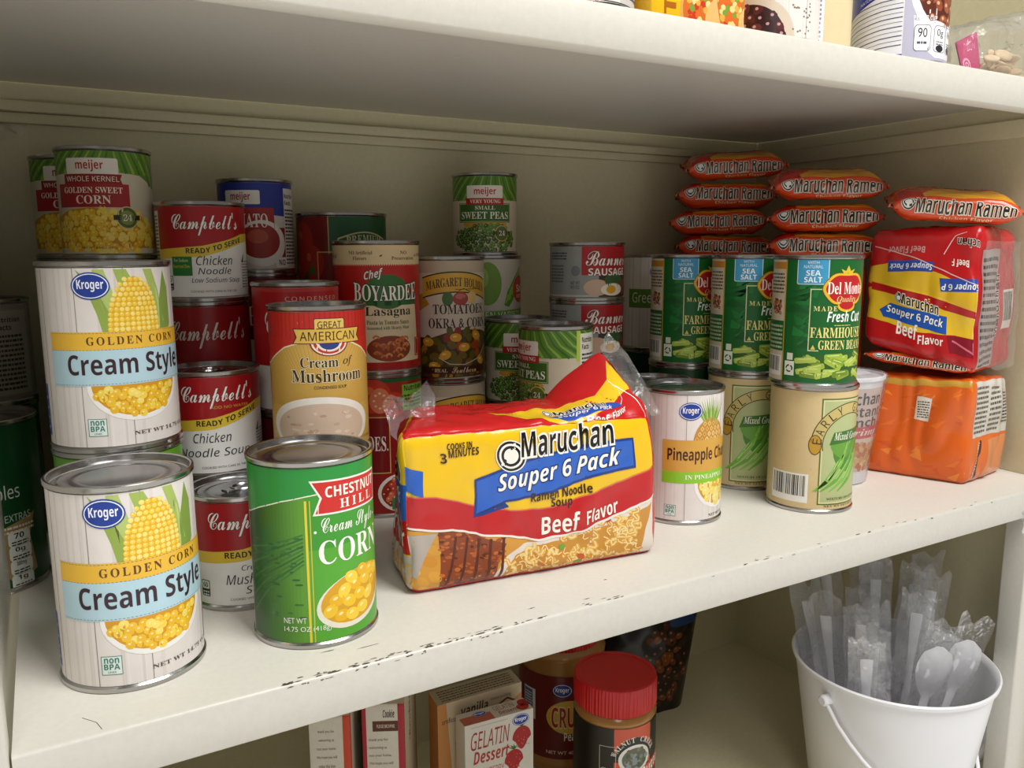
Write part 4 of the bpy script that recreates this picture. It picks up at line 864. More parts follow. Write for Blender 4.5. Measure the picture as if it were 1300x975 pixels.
V('vegetable_can', (.5235, .6295), 0, R2, .105, d_dark_green, 'dark low can whose lid shows just behind the pineapple can', 'can')
V('vegetable_can', (.589, .6625), 0, R3, .1127, d_dark_green, 'dark green can below the left farmhouse green bean can', 'can')
V('vegetable_can', (.589, .6625), .1127, R3, .1127, d_farmhouse, 'farmhouse green bean can, leftmost of the row of three', 'can', G_FARM, rot=.05)
V('vegetable_can', (.600, .5835), 0, R3, .1127, d_early, 'beige mixed greens can beside the pineapple can, leaves on its front', 'can', G_EARLY, rot=-.36)
V('vegetable_can', (.600, .5835), .1127, R3, .1127, d_farmhouse, 'farmhouse green bean can, middle of the row of three', 'can', G_FARM, rot=.03)
V('vegetable_can', (.600, .5015), 0, R3, .1127, d_early, 'beige mixed greens can with barcode turned to the front', 'can', G_EARLY, rot=.2)
V('vegetable_can', (.596, .5012), .1127, R3, .1127, d_farmhouse, 'farmhouse green bean can, nearest and rightmost of the row of three', 'can', G_FARM)

# ================================================================== noodle packs
def six(name, H, dims, faces, label, cat='noodle pack', group=None, basecol='#d8b020', rot=None, m=None):
    """dims (front width, side depth, height) mm; faces: {'front': fn(art), ...} drawn over a plain skin"""
    w, d, h = dims; L = []; ST = 2.6 if faces else 5
    for key, (ax, sg, fwid, fhei) in dict(front=(1, -1, w, h), back=(1, 1, w, h), left=(0, -1, d, h), right=(0, 1, d, h), top=(2, 1, w, d), bottom=(2, -1, w, d)).items():
        a = Art(len(name) + len(key)); a.rect(0, 0, fwid, fhei, basecol, -5 if key in faces else 0)
        S = gridded(H.face(ax, sg, fwid, fhei), 0, fwid, 0, fhei, ST, ST); L.append((a, S, ST, ST))
        if key in faces:
            b = Art(len(key) + 3); faces[key](b, fwid, fhei); L.append((b, S, ST, ST))
    return tuple(L)
def place_pack(name, H, dims, faces, label, cat='noodle pack', group=None, basecol='#d8b020', m=None):
    L = six(name, H, dims, faces, label, basecol=basecol); o = H.P[0] * .25 + H.P[2] * .25 + H.P[4] * .25 + H.P[6] * .25
    me = art_mesh('printed_wrapper', L, m or M_FILM, 1.5); me.transform(Matrix.Translation(-o))
    t = thing(name, o, label, cat, group); link('printed_wrapper', me, t); return t, o
def flap(parent, o, pts_rows, m, name='clear_end_flap', amp=.003, seed=0, sub=6):
    """crumpled film through a grid of points"""
    R_, K = len(pts_rows), len(pts_rows[0]); V_ = []; F_ = []; n = (R_ - 1) * sub + 1; k = (K - 1) * sub + 1
    for i in range(n):
        for j in range(k):
            a, b = min(i // sub, R_ - 2), min(j // sub, K - 2); s, t = i / sub - a, j / sub - b
            g = lambda x, y: Vector(pts_rows[x][y])
            p = (g(a, b) * (1 - t) + g(a, b + 1) * t) * (1 - s) + (g(a + 1, b) * (1 - t) + g(a + 1, b + 1) * t) * s
            e = 1 if 0 < i < n - 1 else .3
            p += Vector((mnoise.noise(p * 90 + Vector((seed, 0, 0))), mnoise.noise(p * 90 + Vector((0, seed, 9))), mnoise.noise(p * 90 + Vector((5, 0, seed))))) * amp * 1.6 * e
            V_.append(p - o)
    for i in range(n - 1):
        for j in range(k - 1): F_.append((i * k + j, i * k + j + 1, (i + 1) * k + j + 1, (i + 1) * k + j))
    me = bpy.data.meshes.new(name); me.from_pydata(V_, [], F_); smooth(me, 60); ob = link(name, me, parent, m); return ob

# ---- the yellow six pack in the middle
def f_front(a, w, h):
    a.T = homog([(100, 921), (969, 764), (953, 288), (62, 378)], [(0, 0), (w, 0), (w, h), (0, h)])
    X = lambda l, c, L: a.poly(l, c, L)
    X([(40, 360), (990, 270), (990, 480), (955, 468), (750, 555), (600, 610), (450, 625), (330, 610), (200, 582), (30, 590)], '#f0c21c', 1)
    X([(40, 300), (990, 210), (990, 285), (953, 292), (62, 384), (40, 384)], '#c4161c', 2)
    up = [(30, 590), (200, 582), (330, 610), (450, 625), (600, 610), (750, 555), (990, 455)]; lo = [(60, 690), (250, 692), (400, 706), (550, 722), (700, 692), (830, 632), (990, 552)]
    X([(30, 930), (30, 700), (250, 692), (400, 706), (550, 722), (700, 692), (830, 632), (990, 552), (1000, 800), (560, 880)], '#d89a3c', 1.2)
    # grilled meat left, bowl of noodles right
    X([(208, 694), (330, 700), (440, 735), (415, 790), (395, 895), (215, 930)], '#8f3f14', 2.2)
    for k in range(150):
        x = a.rnd.uniform(212, 430); y = a.rnd.uniform(702, 915)
        if x > 395 and y > 800: continue
        a.ell(x, y, a.rnd.uniform(5, 13), a.rnd.uniform(3, 7), a.rnd.choice(('#a8501c', '#c46a28', '#7a3210', '#b85c22', '#5c240c')), 3 + k * .008, 8)
    for k in range(5): a.stroke([(225 + k * 46, 925 - k * 6), (250 + k * 44, 820), (262 + k * 42, 715)], 9, '#5a220c', 4.3)
    for x, y in ((120, 830), (150, 870), (175, 800), (190, 760), (160, 905), (195, 850)): a.ell(x, y, 26, 18, a.rnd.choice(NOOD), 2.2, 14, .4)
    X([(75, 720), (205, 700), (170, 760), (130, 860), (100, 860)], '#b9aea6', 2.6)
    X([(392, 905), (405, 840), (440, 780), (500, 735), (570, 722), (700, 692), (830, 632), (990, 552), (1000, 780)], '#e9ddd0', 2.4)
    X([(420, 890), (440, 820), (480, 770), (540, 738), (700, 705), (860, 640), (950, 590), (930, 660), (900, 760), (700, 830)], '#cf9238', 3)
    inside = lambda x, y: y > 735 - max(0, (x - 540)) * .34 + max(0, 540 - x) * .55 and y < 890 - (x - 420) * .22 and x < 915
    for k in range(190):
        x = a.rnd.uniform(430, 910); y = a.rnd.uniform(620, 880)
        if not inside(x, y): continue
        b = a.rnd.uniform(0, PI); l = a.rnd.uniform(16, 26)
        pts = [(x + l * math.cos(b) * s_ - 9 * math.sin(s_ * 4) * math.sin(b), y + l * math.sin(b) * s_ + 9 * math.sin(s_ * 4) * math.cos(b)) for s_ in (-1, -.6, -.2, .2, .6, 1)]
        a.stroke(pts, 13, a.rnd.choice(NOOD), 3.6 + k * .008); a.stroke(pts, 3.6, '#f9e3a6', 3.8 + k * .008)
    for x, y, c in ((630, 742, '#7ea03a'), (700, 780, '#c85a2a'), (560, 800, '#d87a30'), (690, 800, '#6f9434'), (790, 650, '#b8442a')): a.ell(x, y, 14, 10, c, 5.6, 8)
    a.add(up + lo[::-1], [tuple(range(14))], '#c2171c', 5.8); a.stroke(lo, 7, '#f4ece0', 6.3); a.stroke(up, 4, '#d8605a', 6.3)
    # blue ribbon
    X([(322, 650), (328, 520), (420, 482), (500, 455), (600, 422), (700, 396), (800, 382), (880, 370), (886, 472), (830, 482), (740, 505), (600, 558), (430, 598), (446, 612)], '#173a86', 6.9)
    X([(330, 636), (336, 526), (424, 490), (502, 462), (602, 430), (702, 404), (802, 390), (872, 380), (878, 464), (826, 474), (736, 497), (596, 550), (424, 592), (426, 604)], '#2b62c4', 7.4)
    X([(330, 636), (424, 594), (426, 606)], '#14316e', 7.9)
    X([(150, 498), (158, 582), (20, 560), (20, 480)], '#2b62c4', 7)
    sl = -.19
    tl = lambda t, x0, y0, x1, y1, c, st, L, k, **kw: a.text(t, x0, 0, x1, y1 - y0, c, st, L, warp=lambda x, y: (x, y0_ - y + k * (x - x0)) if False else (x, (y1) - y + k * (x - x0)), **kw)
    ringmark(a, 455, 440, 49, 9)
    tl('Maruchan', 490, 356, 806, 446, MARU, 'bold', 11, -.17, out='#f6f3ea', ow=.06)
    a.ell(808, 383, 5, 5, MARU, 10, 8)
    tl('Souper 6 Pack', 408, 500, 826, 578, '#f8f6f0', 'bital', 10.5, -.24, out='#12306e', ow=.05)
    tl('Ramen Noodle', 524, 560, 734, 592, '#3a1c12', 'bold', 9, -.17); tl('Soup', 594, 580, 668, 618, '#3a1c12', 'bold', 9, -.12)
    tl('Beef', 560, 640, 690, 706, '#fbf6ea', 'bold', 11, -.16); tl('Flavor', 715, 618, 830, 668, '#fbf6ea', 'bold', 11, -.38)
    tl('3', 205, 436, 228, 468, '#3a1c12', 'bold', 9, 0); tl('COOKS IN', 232, 404, 318, 424, '#3a1c12', 'bold', 9, -.14); tl('MINUTES', 235, 424, 341, 450, '#3a1c12', 'bold', 9, -.14)
def f_left(a, w, h):
    a.rect(0, 0, w, h, '#eac020', 1).rect(0, 28, w, 54, '#c2171c', 2).rect(0, 0, w, 27, '#c9bdb2', 2)
    a.band([(0, 78), (w, 76)], [(0, 58), (w, 52)], '#2b62c4', 3)
    a.text('Maruchan', w * .1, 78, w - 6, 96, MARU, 'bold', 6, out='#f6f3ea', ow=.05); a.text('Souper 6 Pack', w * .1, 60, w - 6, 74, '#f4f2ea', 'bital', 6); a.text('Beef Flavor', w * .2, 34, w - 3, 48, '#f8f2e6', 'bold', 6)
    a.kern(w * .75, 8, w * .4, 14, 5, NOOD, 3, None, .5)
    a.lines(4, 3, 36, 24, 6, '#8a8078', 3)
def f_top(a, w, h):
    a.T = homog([(62, 378), (953, 288), (790, 60), (110, 255)], [(0, 0), (w, 0), (w, h), (0, h)])
    a.poly([(40, 400), (1000, 300), (830, 30), (60, 250)], '#c4161c', 1)
    a.poly([(225, 300), (400, 262), (600, 232), (690, 180), (745, 110), (800, 170), (720, 240), (640, 282), (500, 330), (420, 350)], '#eac020', 2)
    a.poly([(690, 180), (760, 120), (830, 190), (735, 232)], '#f0c820', 2.4)
    a.poly([(372, 318), (470, 296), (640, 262), (715, 254), (735, 266), (600, 296), (430, 336)], '#2b4fa8', 3)
    tl = lambda t, x0, y0, x1, y1, c, st, L, k, **kw: a.text(t, x0, 0, x1, y1 - y0, c, st, L, warp=lambda x, y: (x, y1 - y + k * (x - x0)), **kw)
    ringmark(a, 378, 297, 15, 5); tl('Maruchan', 398, 286, 622, 308, MARU, 'bold', 7, -.13, out='#f6f3ea', ow=.06)
    tl('Souper 6 Pack', 400, 312, 660, 330, '#e4e4ee', 'bital', 7, -.16); tl('Beef', 505, 318, 625, 344, '#f6efe4', 'bold', 7, -.1); tl('Flavor', 645, 300, 750, 320, '#f6efe4', 'bold', 7, -.34)
    a.stroke([(690, 185), (780, 214), (960, 290)], 4, '#f4ece4', 4); a.stroke([(745, 208), (752, 240), (730, 262)], 3, '#f4e0d8', 4)
    a.rect(0, 0, 1, 1, '#c4161c', 1) if False else None
FL, FR = Vector((.196, .488, 0)), Vector((.397, .468, 0)); BLk, BRk = Vector((.2144, .569, 0)), Vector((.408, .549, 0))
HP = [FL, Vector((.1925, .489, .113)), BLk, Vector((.232, .563, .117)), FR, Vector((.3895, .469, .1105)), BRk, Vector((.394, .536, .153))]
H = Hexa(HP, .2, .03, .0022, 34, 3, (.11, .2, .2))
def sag(a, b, c):
    t = (a + 1) / 2; k = max(0, (b + 1) / 2) * max(0, (c + .2) / 1.2); want = .004 * t if t < .66 else .0026 + .0334 * min(1, (t - .66) / .27) ** .8
    return Vector((0, 0, (want - .036 * t) * k - .004 * math.sin(PI * t) * k))
H.sag = sag
t, o = place_pack('ramen_pack', H, (203, 84, 111), dict(front=f_front, left=f_left, top=f_top), 'yellow and red six pack of beef ramen in the middle of the shelf', 'noodle pack', None, '#c4161c')
flap(t, o, [[(.1945, .493, .108), (.2, .503, .118), (.215, .52, .116), (.236, .52, .114)], [(.193, .508, .126), (.202, .513, .130), (.216, .527, .124), (.238, .530, .126)], [(.198, .53, .128), (.206, .532, .132), (.222, .54, .122), (.236, .54, .138)]], M_CLEAR, amp=.0035, seed=2)
flap(t, o, [[(.389, .474, .108), (.388, .495, .122), (.388, .515, .137), (.386, .534, .151)], [(.398, .474, .110), (.400, .498, .132), (.402, .52, .149), (.395, .536, .164)]], M_CLEAR, amp=.0022, seed=7)

# ---- single packs
def pillow(L, W, Hh, seed=0, wr=.0016):
    P = 2 * (W + Hh) * .86
    sp = lambda c, e: math.copysign(abs(c) ** e, c)
    def S(u, v, l):
        d = min(u, L - u); tb = min(1, max(0, (d - 5) / 15)) ** .38; tb = .05 + .95 * tb if d > 5 else .05
        ta = 1 if d > 5 else .96
        t = v / P * 2 * PI; y = -W / 2 * ta * sp(math.cos(t), .55); z = Hh / 2 * tb * sp(math.sin(t), .55)
        p = Vector(((u - L / 2) * .001, y * .001, z * .001))
        k = mnoise.noise(p * 55 + Vector((seed * 5.1, 0, 0))) * .7 + abs(mnoise.noise(Vector((p.x * 60, p.y * 120, p.z * 120 + seed)))) - .3
        f = .35 + .65 * tb
        n = Vector((0, y * .3, z * (W / Hh) * .8)); n = n.normalized() if n.length > 1e-9 else Vector((0, 0, 1))
        p += n * (k * wr * f)
        if d < 6: p.z += .0022 * math.sin(v * .35 + u)
        return p + n * l
    return S, P
def d_single(a, L, P, hh, flavor='Chicken'):
    a.rect(0, -P / 2, L, P / 2, '#e0491a', 0)
    for k in range(40): a.rect(0, -P / 2 + k * P / 40, L, -P / 2 + k * P / 40 + .8, a.rnd.choice(('#d84014', '#e65420')), .3)
    a.rect(0, -P / 2, 5, P / 2, '#c87a5a', .6).rect(L - 5, -P / 2, L, P / 2, '#c87a5a', .6)
    a.poly([(24, hh * .5 + 2), (L - 8, hh * .5 + 5), (L - 6, P / 4 + 4), (40, P / 4)], '#e8a422', 1)
    a.poly([(8, 10), (30, 16), (26, P / 4), (8, P / 4)], '#c8231a', 1)
    ringmark(a, 17, hh * .16, 6.4, 3); a.text('Maruchan', 24, -hh * .14, 72, hh * .42, MARU, 'bold', 6, out='#f2e2cc', ow=.06); a.text('Ramen', 76, -hh * .16, L - 8, hh * .34, MARU, 'bold', 6, out='#f2e2cc', ow=.06)
    a.text(flavor + ' Flavor', 46, -hh * .48, L - 26, -hh * .24, '#f6d8a8', 'bold', 5)
    a.text('Maruchan', 30, P / 4 + 8, 88, P / 4 + 20, MARU, 'bold', 6, out='#f2dc9a', ow=.06)
    a.lines(10, -P / 2 + 4, L - 10, -P / 4, 6, '#8a2a10', 2)
SL, SW, SH = 118, 74, 29
def single_mesh(seed, L=SL, W=SW, Hh=SH):
    S, P = pillow(L, W, Hh, seed); a = Art(seed + 20); d_single(a, L, P, Hh)
    return art_mesh('printed_wrapper', [(a, gridded(S, 0, L, -P / 2, P / 2, 2.6, 1.8), 2.6, 1.8)], M_FILM, 1.2)
smesh = [single_mesh(k) for k in range(3)]
G_SING = 'orange single ramen packs'
def single(x, y, z, deg, label, k=0, tx=0, ty=0, flip=0, group=G_SING):
    t = thing('ramen_packet', (x, y, z), label, 'noodle pack', group, 0); t.rotation_euler = (math.radians(tx) + flip * PI, math.radians(ty), math.radians(deg)); o = link('printed_wrapper', smesh[k % 3], t); return t
def plain_six(x0, y0, ang, w, d, h, label):
    c, s = math.cos(math.radians(ang)), math.sin(math.radians(ang))
    return place_pack('ramen_pack', Hexa(hexpts((x0, y0, 0), (c * w, s * w, 0), (-s * d, c * d, 0), h), .2, .02, .0012, 30, 4, (.14, .14, .14)), (w * 1000, d * 1000, h * 1000), {}, label, 'noodle pack', 'hidden support packs', '#d8501c')
plain_six(.7005, .6345, -44, .085, .064, .2155, 'hidden orange pack under the middle pile of ramen packets')
plain_six(.683, .760, -40, .085, .060, .2155, 'hidden orange pack under the left pile of ramen packets')
ords = ('bottom', 'second from bottom', 'third from bottom', 'top')
for k in range(4): single(.731 + (.004, -.003, .002, .006)[k], .7625 + (-.001, .001, -.001, -.008)[k], .2325 + k * .0305 + (.006 if k == 3 else 0), -42 + (3, -4, 2, 6)[k], 'orange ramen packet in the left rear pile, ' + ords[k], k, (0, 1, 0, 10)[k], (1, -1, 1, -2)[k])
for k in range(3): single(.752 + (0, .002, .001)[k], .630 + (0, 0, -.001)[k], .2325 + k * .0308 + (.006 if k == 2 else 0), -46 + (2, -1, 3)[k], 'orange ramen packet in the middle pile by the right wall, ' + ('bottom', 'centre', 'top')[k], k + 1, (0, 1, 10)[k], (1, 0, 1)[k], 0)
# orange six pack on the shelf at right
A0 = Vector((.772, .4576, 0)); LD = Vector((-.0375, .096, 0)); RD = Vector((.085, .0125, 0))
def f_orange_left(a, w, h):     # long side seen from the left front; u runs from far end (0) to the near corner (w)
    a.rect(0, 0, w, h, '#e2641a', 1)
    for k in range(60): x = a.rnd.uniform(0, w); y = a.rnd.uniform(4, h - 6); a.poly([(x, y), (x + a.rnd.uniform(4, 16), y + a.rnd.uniform(-8, 8)), (x + a.rnd.uniform(4, 12), y + a.rnd.uniform(-6, 10))], a.rnd.choice(('#d9561a', '#ec7322', '#e06a1c', '#f08a2c')), 1.2 + k * .004)
    a.rect(0, h - 9, w, h, '#c89a3c', 2); a.poly([(52, 62), (66, 60), (68, 84), (54, 86)], '#e8e0d2', 3).lines(55, 64, 66, 82, 7, '#4a4640', 4)
def f_orange_front(a, w, h):
    a.rect(0, 0, w, h, '#dd6a24', 1); a.rect(8, 46, w, h - 2, '#cfcac2', 2); a.lines(10, 50, 34, h - 6, 10, '#55524c', 3); a.lines(38, 50, 58, h - 8, 9, '#55524c', 3); a.rect(62, 54, 80, 92, '#c0bab0', 3); a.lines(63, 56, 79, 90, 10, '#3c3a36', 4)
    a.poly([(30, 2), (w, 6), (w, 44), (44, 40)], '#d98a58', 2); a.stroke([(16, 5), (18, 16), (24, 30), (26, 42)], 3, '#3a1e14', 3); a.text('Maruchan', 0, 0, 34, 5, '#d8c8b8', 'bold', 5, warp=lambda x, y: (14 + .3 * x - y * .6, 6 + x))
H = Hexa([A0, A0 + Vector((0, 0, .106)), A0 + LD, A0 + LD + Vector((0, 0, .104)), A0 + RD, A0 + RD + Vector((0, 0, .104)), A0 + RD + LD, A0 + RD + LD + Vector((0, 0, .104))], .18, .03, .0036, 24, 5, (.16, .14, .16))
t, o = place_pack('ramen_pack', H, (86, 103, 106), dict(left=f_orange_left, front=f_orange_front), 'creased orange six pack of ramen on the shelf at the right end', 'noodle pack', None, '#e0661c')
# single packet squeezed between the two six packs
sq = single(.782, .518, .1185, -67, 'flattened ramen packet squeezed between the orange and red six packs', 1, 0, 5); sq.scale = (.86, .86, .46)
# red beef six pack on top
B0 = Vector((.7705, .458, .109)); up_ = Vector((.004, .006, .140))
def f_red_left(a, w, h):
    Q = [(1092, 448), (1252, 482), (1263, 284), (1090, 278)]
    Tm = homog(Q, [(w * .12, 0), (w, 0), (w, h), (w * .12, h)])
    a.rect(0, 0, w, h, '#bf1a1e', 1)
    a.T = lambda x, y: Tm(850 + x / 2.167, 180 + y / 2.167)        # crop coordinates of the traced artwork
    X = lambda l, c, L: a.poly(l, c, L)
    X([(480, 330), (560, 318), (720, 352), (895, 415), (890, 500), (700, 445), (480, 380)], '#e0b428', 2)
    X([(480, 400), (560, 385), (760, 435), (890, 485), (885, 560), (760, 540), (640, 530), (480, 490)], '#eabf2c', 2.2)
    X([(500, 380), (700, 425), (890, 480), (890, 500), (760, 470), (600, 425), (500, 405)], '#b5161c', 2.6)
    X([(550, 312), (716, 322), (712, 352), (555, 350)], '#2c4da8', 4); X([(738, 372), (900, 380), (896, 418), (744, 412)], '#2c4da8', 4)
    X([(525, 470), (560, 448), (770, 490), (768, 540), (540, 492)], '#2458b4', 4)
    tl = lambda t, x0, y0, x1, y1, c, st, L, k, **kw: a.text(t, x0, 0, x1, y1 - y0, c, st, L, warp=lambda x, y: (x, y1 - y + k * (x - x0)), **kw)
    iv = lambda t, x0, y0, x1, y1, c, st, L, k, **kw: a.text(t, x0, 0, x1, y1 - y0, c, st, L, warp=lambda x, y: (x0 + x1 - x, y0 + y + k * (x0 - x + x1 - x0)), **kw)
    iv('Souper 6 Pack', 560, 318, 710, 342, '#e8e4e0', 'bital', 6, .04); iv('Souper 6 P', 746, 382, 890, 408, '#f0ece4', 'bital', 6, .06)
    iv('Beef Flavor', 550, 268, 680, 292, '#d8a0a0', 'bold', 5, .02); iv('Beef F', 782, 312, 850, 336, '#f6eee4', 'bold', 6, .1)
    iv('Maruchan', 800, 248, 950, 272, MARU, 'bold', 6, .2, out='#f0e6da', ow=.05)
    tl('Maruchan', 598, 412, 738, 446, MARU, 'bold', 6, .28, out='#f4ead0', ow=.06); ringmark(a, 598, 430, 14, 5)
    tl('Souper 6 Pack', 548, 452, 756, 484, '#f8f4ec', 'bital', 6, .21, out='#12306e', ow=.04); tl('Beef', 590, 500, 664, 540, '#fbf4ea', 'bold', 6, .18); tl('Flavor', 668, 538, 756, 562, '#fbf4ea', 'bold', 6, .1)
    a.stroke([(500, 262), (620, 300), (760, 352), (890, 402)], 3, '#e6bcb4', 5); a.stroke([(790, 560), (880, 600)], 5, '#d8707a', 4); X([(770, 545), (885, 560), (880, 610), (780, 590)], '#8a1a2c', 3)
    a.stroke([(750, 300), (790, 240), (830, 225)], 3, '#f0d4d0', 5)
def f_red_front(a, w, h):
    a.rect(0, 0, w, h, '#c4262a', 1); a.rect(6, 2, w * .45, h - 20, '#b8a8a4', 2); a.rect(w * .45, 8, w, h - 6, '#c6333a', 2); a.lines(8, 6, w * .42, h - 24, 16, '#4a4444', 3); a.bars(w * .6, 40, w * .9, 80, L=3)
    a.text('Maruchan', 0, 0, 62, 9, MARU, 'bold', 5, out='#e8dcd4', ow=.05, warp=lambda x, y: (w * .44 - y + 4, 34 + x))
H = Hexa([B0, B0 + up_, B0 + LD + Vector((0, 0, .026)), B0 + LD + up_, B0 + RD * .98 + Vector((0, 0, .004)), B0 + RD * .98 + up_, B0 + RD * .98 + LD + Vector((0, 0, .026)), B0 + RD * .98 + LD + up_], .18, .06, .003, 26, 9, (.2, .14, .2))
t, o = place_pack('ramen_pack', H, (86, 103, 140), dict(left=f_red_left, front=f_red_front), 'red and yellow beef ramen six pack on top of the orange pack', 'noodle pack', None, '#bf1a1e')
P = H.P; e = Vector((-.001, -.0045, 0))
flap(t, o, [[P[0] + e + Vector((.002, 0, .012)), P[0] * .5 + P[4] * .5 + e, P[4] + e], [P[0] * .5 + P[1] * .5 + e * 1.6, (P[0] + P[1] + P[4] + P[5]) / 4 + e * 2.2, (P[4] + P[5]) / 2 + e], [P[1] + e + Vector((.002, 0, -.012)), P[1] * .5 + P[5] * .5 + e - Vector((0, 0, .012)), P[5] + e - Vector((0, 0, .012))]], M_CLEAR, amp=.002, seed=4)
single(.790, .507, .2725, -49, 'chicken ramen packet lying on top of the red six pack', 0, 9, 5)
# noodle cup behind the barcode can
c = thing('noodle_cup', (.686, .5465, 0), 'pink and white instant noodle cup in clear wrap behind the barcode can', 'cup')
link('cup_body', lathe_mesh('cup_body', [(0, .003), (.029, .003), (.030, 0), (.032, .001), (.0435, .104), (.0455, .105), (.0455, .108), (.043, .1085), (.042, .106), (0, .106)], 56, M_WHITEPL), c).rotation_euler = (0, 0, 0)
a = Art(9); a.rect(-120, 14, 120, 98, '#e2cfc4', 0).rect(-120, 60, 120, 98, '#d9c2ba', 1).rect(-120, 48, 120, 60, '#cf4a5a', 2)
a.text('Maruchan', -38, 82, 30, 94, MARU, 'bold', 4).text('Instant', -20, 70, 34, 80, '#4a2018', 'bold', 4).text('Lunch', -20, 60, 30, 69, '#4a2018', 'bold', 4).text('Shrimp', -20, 49, 36, 58, '#f6ece0', 'ital', 4)
a.kern(10, 30, 50, 14, 6, ('#d8a05a', '#c8743a', '#e0b878'), 2)
S = lambda u, v, l: (lambda r: ((r + l) * math.sin(u * .001 / .04), -(r + l) * math.cos(u * .001 / .04), v * .001))(.0323 + (v - 1) * .0001117)
ob = link('printed_sleeve', art_mesh('printed_sleeve', [(a, S, 3, 0)], M_PAPER), c); ob.rotation_euler = (0, 0, math.atan2(-.686, .5465) + .5)
ob = link('clear_wrap', lathe_mesh('clear_wrap', [(.0335, .0005), (.0342, .012), (.046, .1), (.0475, .106), (.046, .1095), (.03, .1098)], 40, M_CLEAR, 60, lambda r, z, a_: r + .0006 * math.sin(a_ * 17) + .0005 * math.sin(a_ * 7 + z * 200)), c)

# ================================================================== bottom of the cabinet
def jar(pos, r, h, lidc, label, art, rot=0, group=None, labz=(.018, .70), lidh=.028, lidr=1.0):
    t = thing('peanut_butter_jar', (*pos, ZF), label, 'jar', group, math.atan2(-pos[0], pos[1]) + rot)
    n = r * .86
    link('jar_body', lathe_mesh('jar_body', [(0, .002), (r * .8, .001), (r * .93, .003), (r, .010), (r, .016), (r * .985, .018), (r * .985, h * .79), (r, h * .797), (r, h * .805), (r * .95, h * .83), (n, h * .85), (n, h - .003), (0, h - .003)], 72, M_PEANUT), t)
    lr = r * lidr; z0 = h - lidh
    rf = lambda R_, z, a_: R_ - (.0006 * (1 if math.sin(a_ * 75) > 0 else 0) if lr * .97 < R_ and z < h - .003 else 0)
    link('screw_lid', lathe_mesh('screw_lid', [(lr * .9, z0 + .001), (lr * .985, z0), (lr, z0 + .002), (lr, h - .004), (lr * .985, h - .001), (lr * .95, h), (lr * .86, h), (lr * .85, h - .0008), (0, h - .0008)], 300, M_REDPL, 30, rf), t)
    a = Art(4); a.W = PI * r * 1000; a.lo = labz[0] * 1000 + 4; a.hi = labz[1] * h * 1000; art(a)
    link('paper_label', art_mesh('paper_label', [(a, cyl_surf(r * .985 + .0005), 3, 0)], M_PAPER), t); return t
def d_walnut(a):
    base(a, '#191614'); hi = a.hi
    a.rect(0, hi - 40, 40, hi, '#d2563c', 1)
    top = hi - 8
    a.poly([(20 + 21 * math.cos(t), top - 26 + 24 * math.sin(t)) for t in [PI * i / 24 for i in range(25)]], '#191614', 2)
    s = 'WALNUT CREEK'
    for i, ch in enumerate(s):
        if ch == ' ': continue
        t = PI * .9 - i * PI * .8 / 11; q = t - PI / 2; cx, cy = 21 + 22 * math.cos(t), top - 24 + 20 * math.sin(t)
        a.text(ch, -2, -2.6, 2, 2.6, '#f0ece2', 'serif', 5, warp=lambda x, y, cx=cx, cy=cy, q=q: (cx + x * math.cos(q) - y * math.sin(q), cy + x * math.sin(q) + y * math.cos(q)))
    a.ell(21, top - 24, 17, 14.5, '#e8e6de', 3).ell(21, top - 24, 13.5, 11.5, '#5a6a5c', 3.4).kern(21, top - 24, 13, 11, 4.5, ('#4a5a4a', '#7a8a78', '#8a9aa0', '#6a6450'), 3.6).rect(18, top - 30, 23, top - 23, '#8a8f98', 4.6)
    a.frame(-14, top - 34, 2, top - 10, .5, '#c8c0b4', 3)
    a.text('Creamy', -12, top - 40, 10, top - 32, '#f0ece2', 'script', 5)
    a.poly([(-20, top - 58), (-20, top - 46), (60, top - 28), (60, top - 42)], '#cf4a34', 3.6); a.text('Peanut Butter', -14, top - 54, 62, top - 44, '#f6f0e4', 'bold', 5, warp=lambda x, y: (x, y + .2 * (x + 14)))
    a.rect(-8, 30, 44, 36, '#e8b86a', 2)
def d_krogerpb(a):
    base(a, '#6a1214'); hi = a.hi
    oval_logo(a, 6, hi - 16, 11, 8, 5)
    a.ell(14, hi - 48, 26, 20, '#d8ac4a', 2).text('CRUNCHY', -6, hi - 60, 60, hi - 36, '#a81c1c', 'bold', 5, out='#e8cf8a', ow=.05)
    a.text('Peanut Butter', 8, hi - 76, 60, hi - 66, '#f0e8da', 'bold', 5); a.text('NET WT 40 OZ', -12, a.lo + 6, 30, a.lo + 10, '#e8d8c8', 'b', 4)
    a.rect(-44, hi - 56, -26, hi - 20, '#d8d8e4', 2); a.rect(-43, hi - 54, -30, hi - 22, '#4a5a9a', 3); a.lines(-42, hi - 52, -31, hi - 24, 9, '#d8d8e4', 4)
jar((.4565, .600), .0405, .177, M_REDPL, 'peanut butter jar with ribbed red lid and black label', d_walnut, lidr=1.0, labz=(.018, .785))
jar((.487, .742), .050, .172, M_REDPL, 'large dark red labelled peanut butter jar behind the black one', d_krogerpb, lidr=.88, rot=-.1)
def carton(corner, ux, uy, h, faces, dims, label, name='food_box', group=None, col='#cfc6b6', ztop=None):
    z0 = ZF; P = hexpts((*corner, z0), (*ux, 0), (*uy, 0), h); Hx = Hexa(P, .02, 0, 0, 1, 0, (.02, .02, .012))
    L = six(name, Hx, dims, faces, label, basecol=col); o = P[0] * .25 + P[2] * .25 + P[4] * .25 + P[6] * .25
    me = art_mesh('printed_carton', L, M_CARD); me.transform(Matrix.Translation(-o))
    t = thing(name, o, label, 'box', group); link('printed_carton', me, t); return t
def rotv(l, deg): return (l * math.cos(math.radians(deg)), l * math.sin(math.radians(deg)))
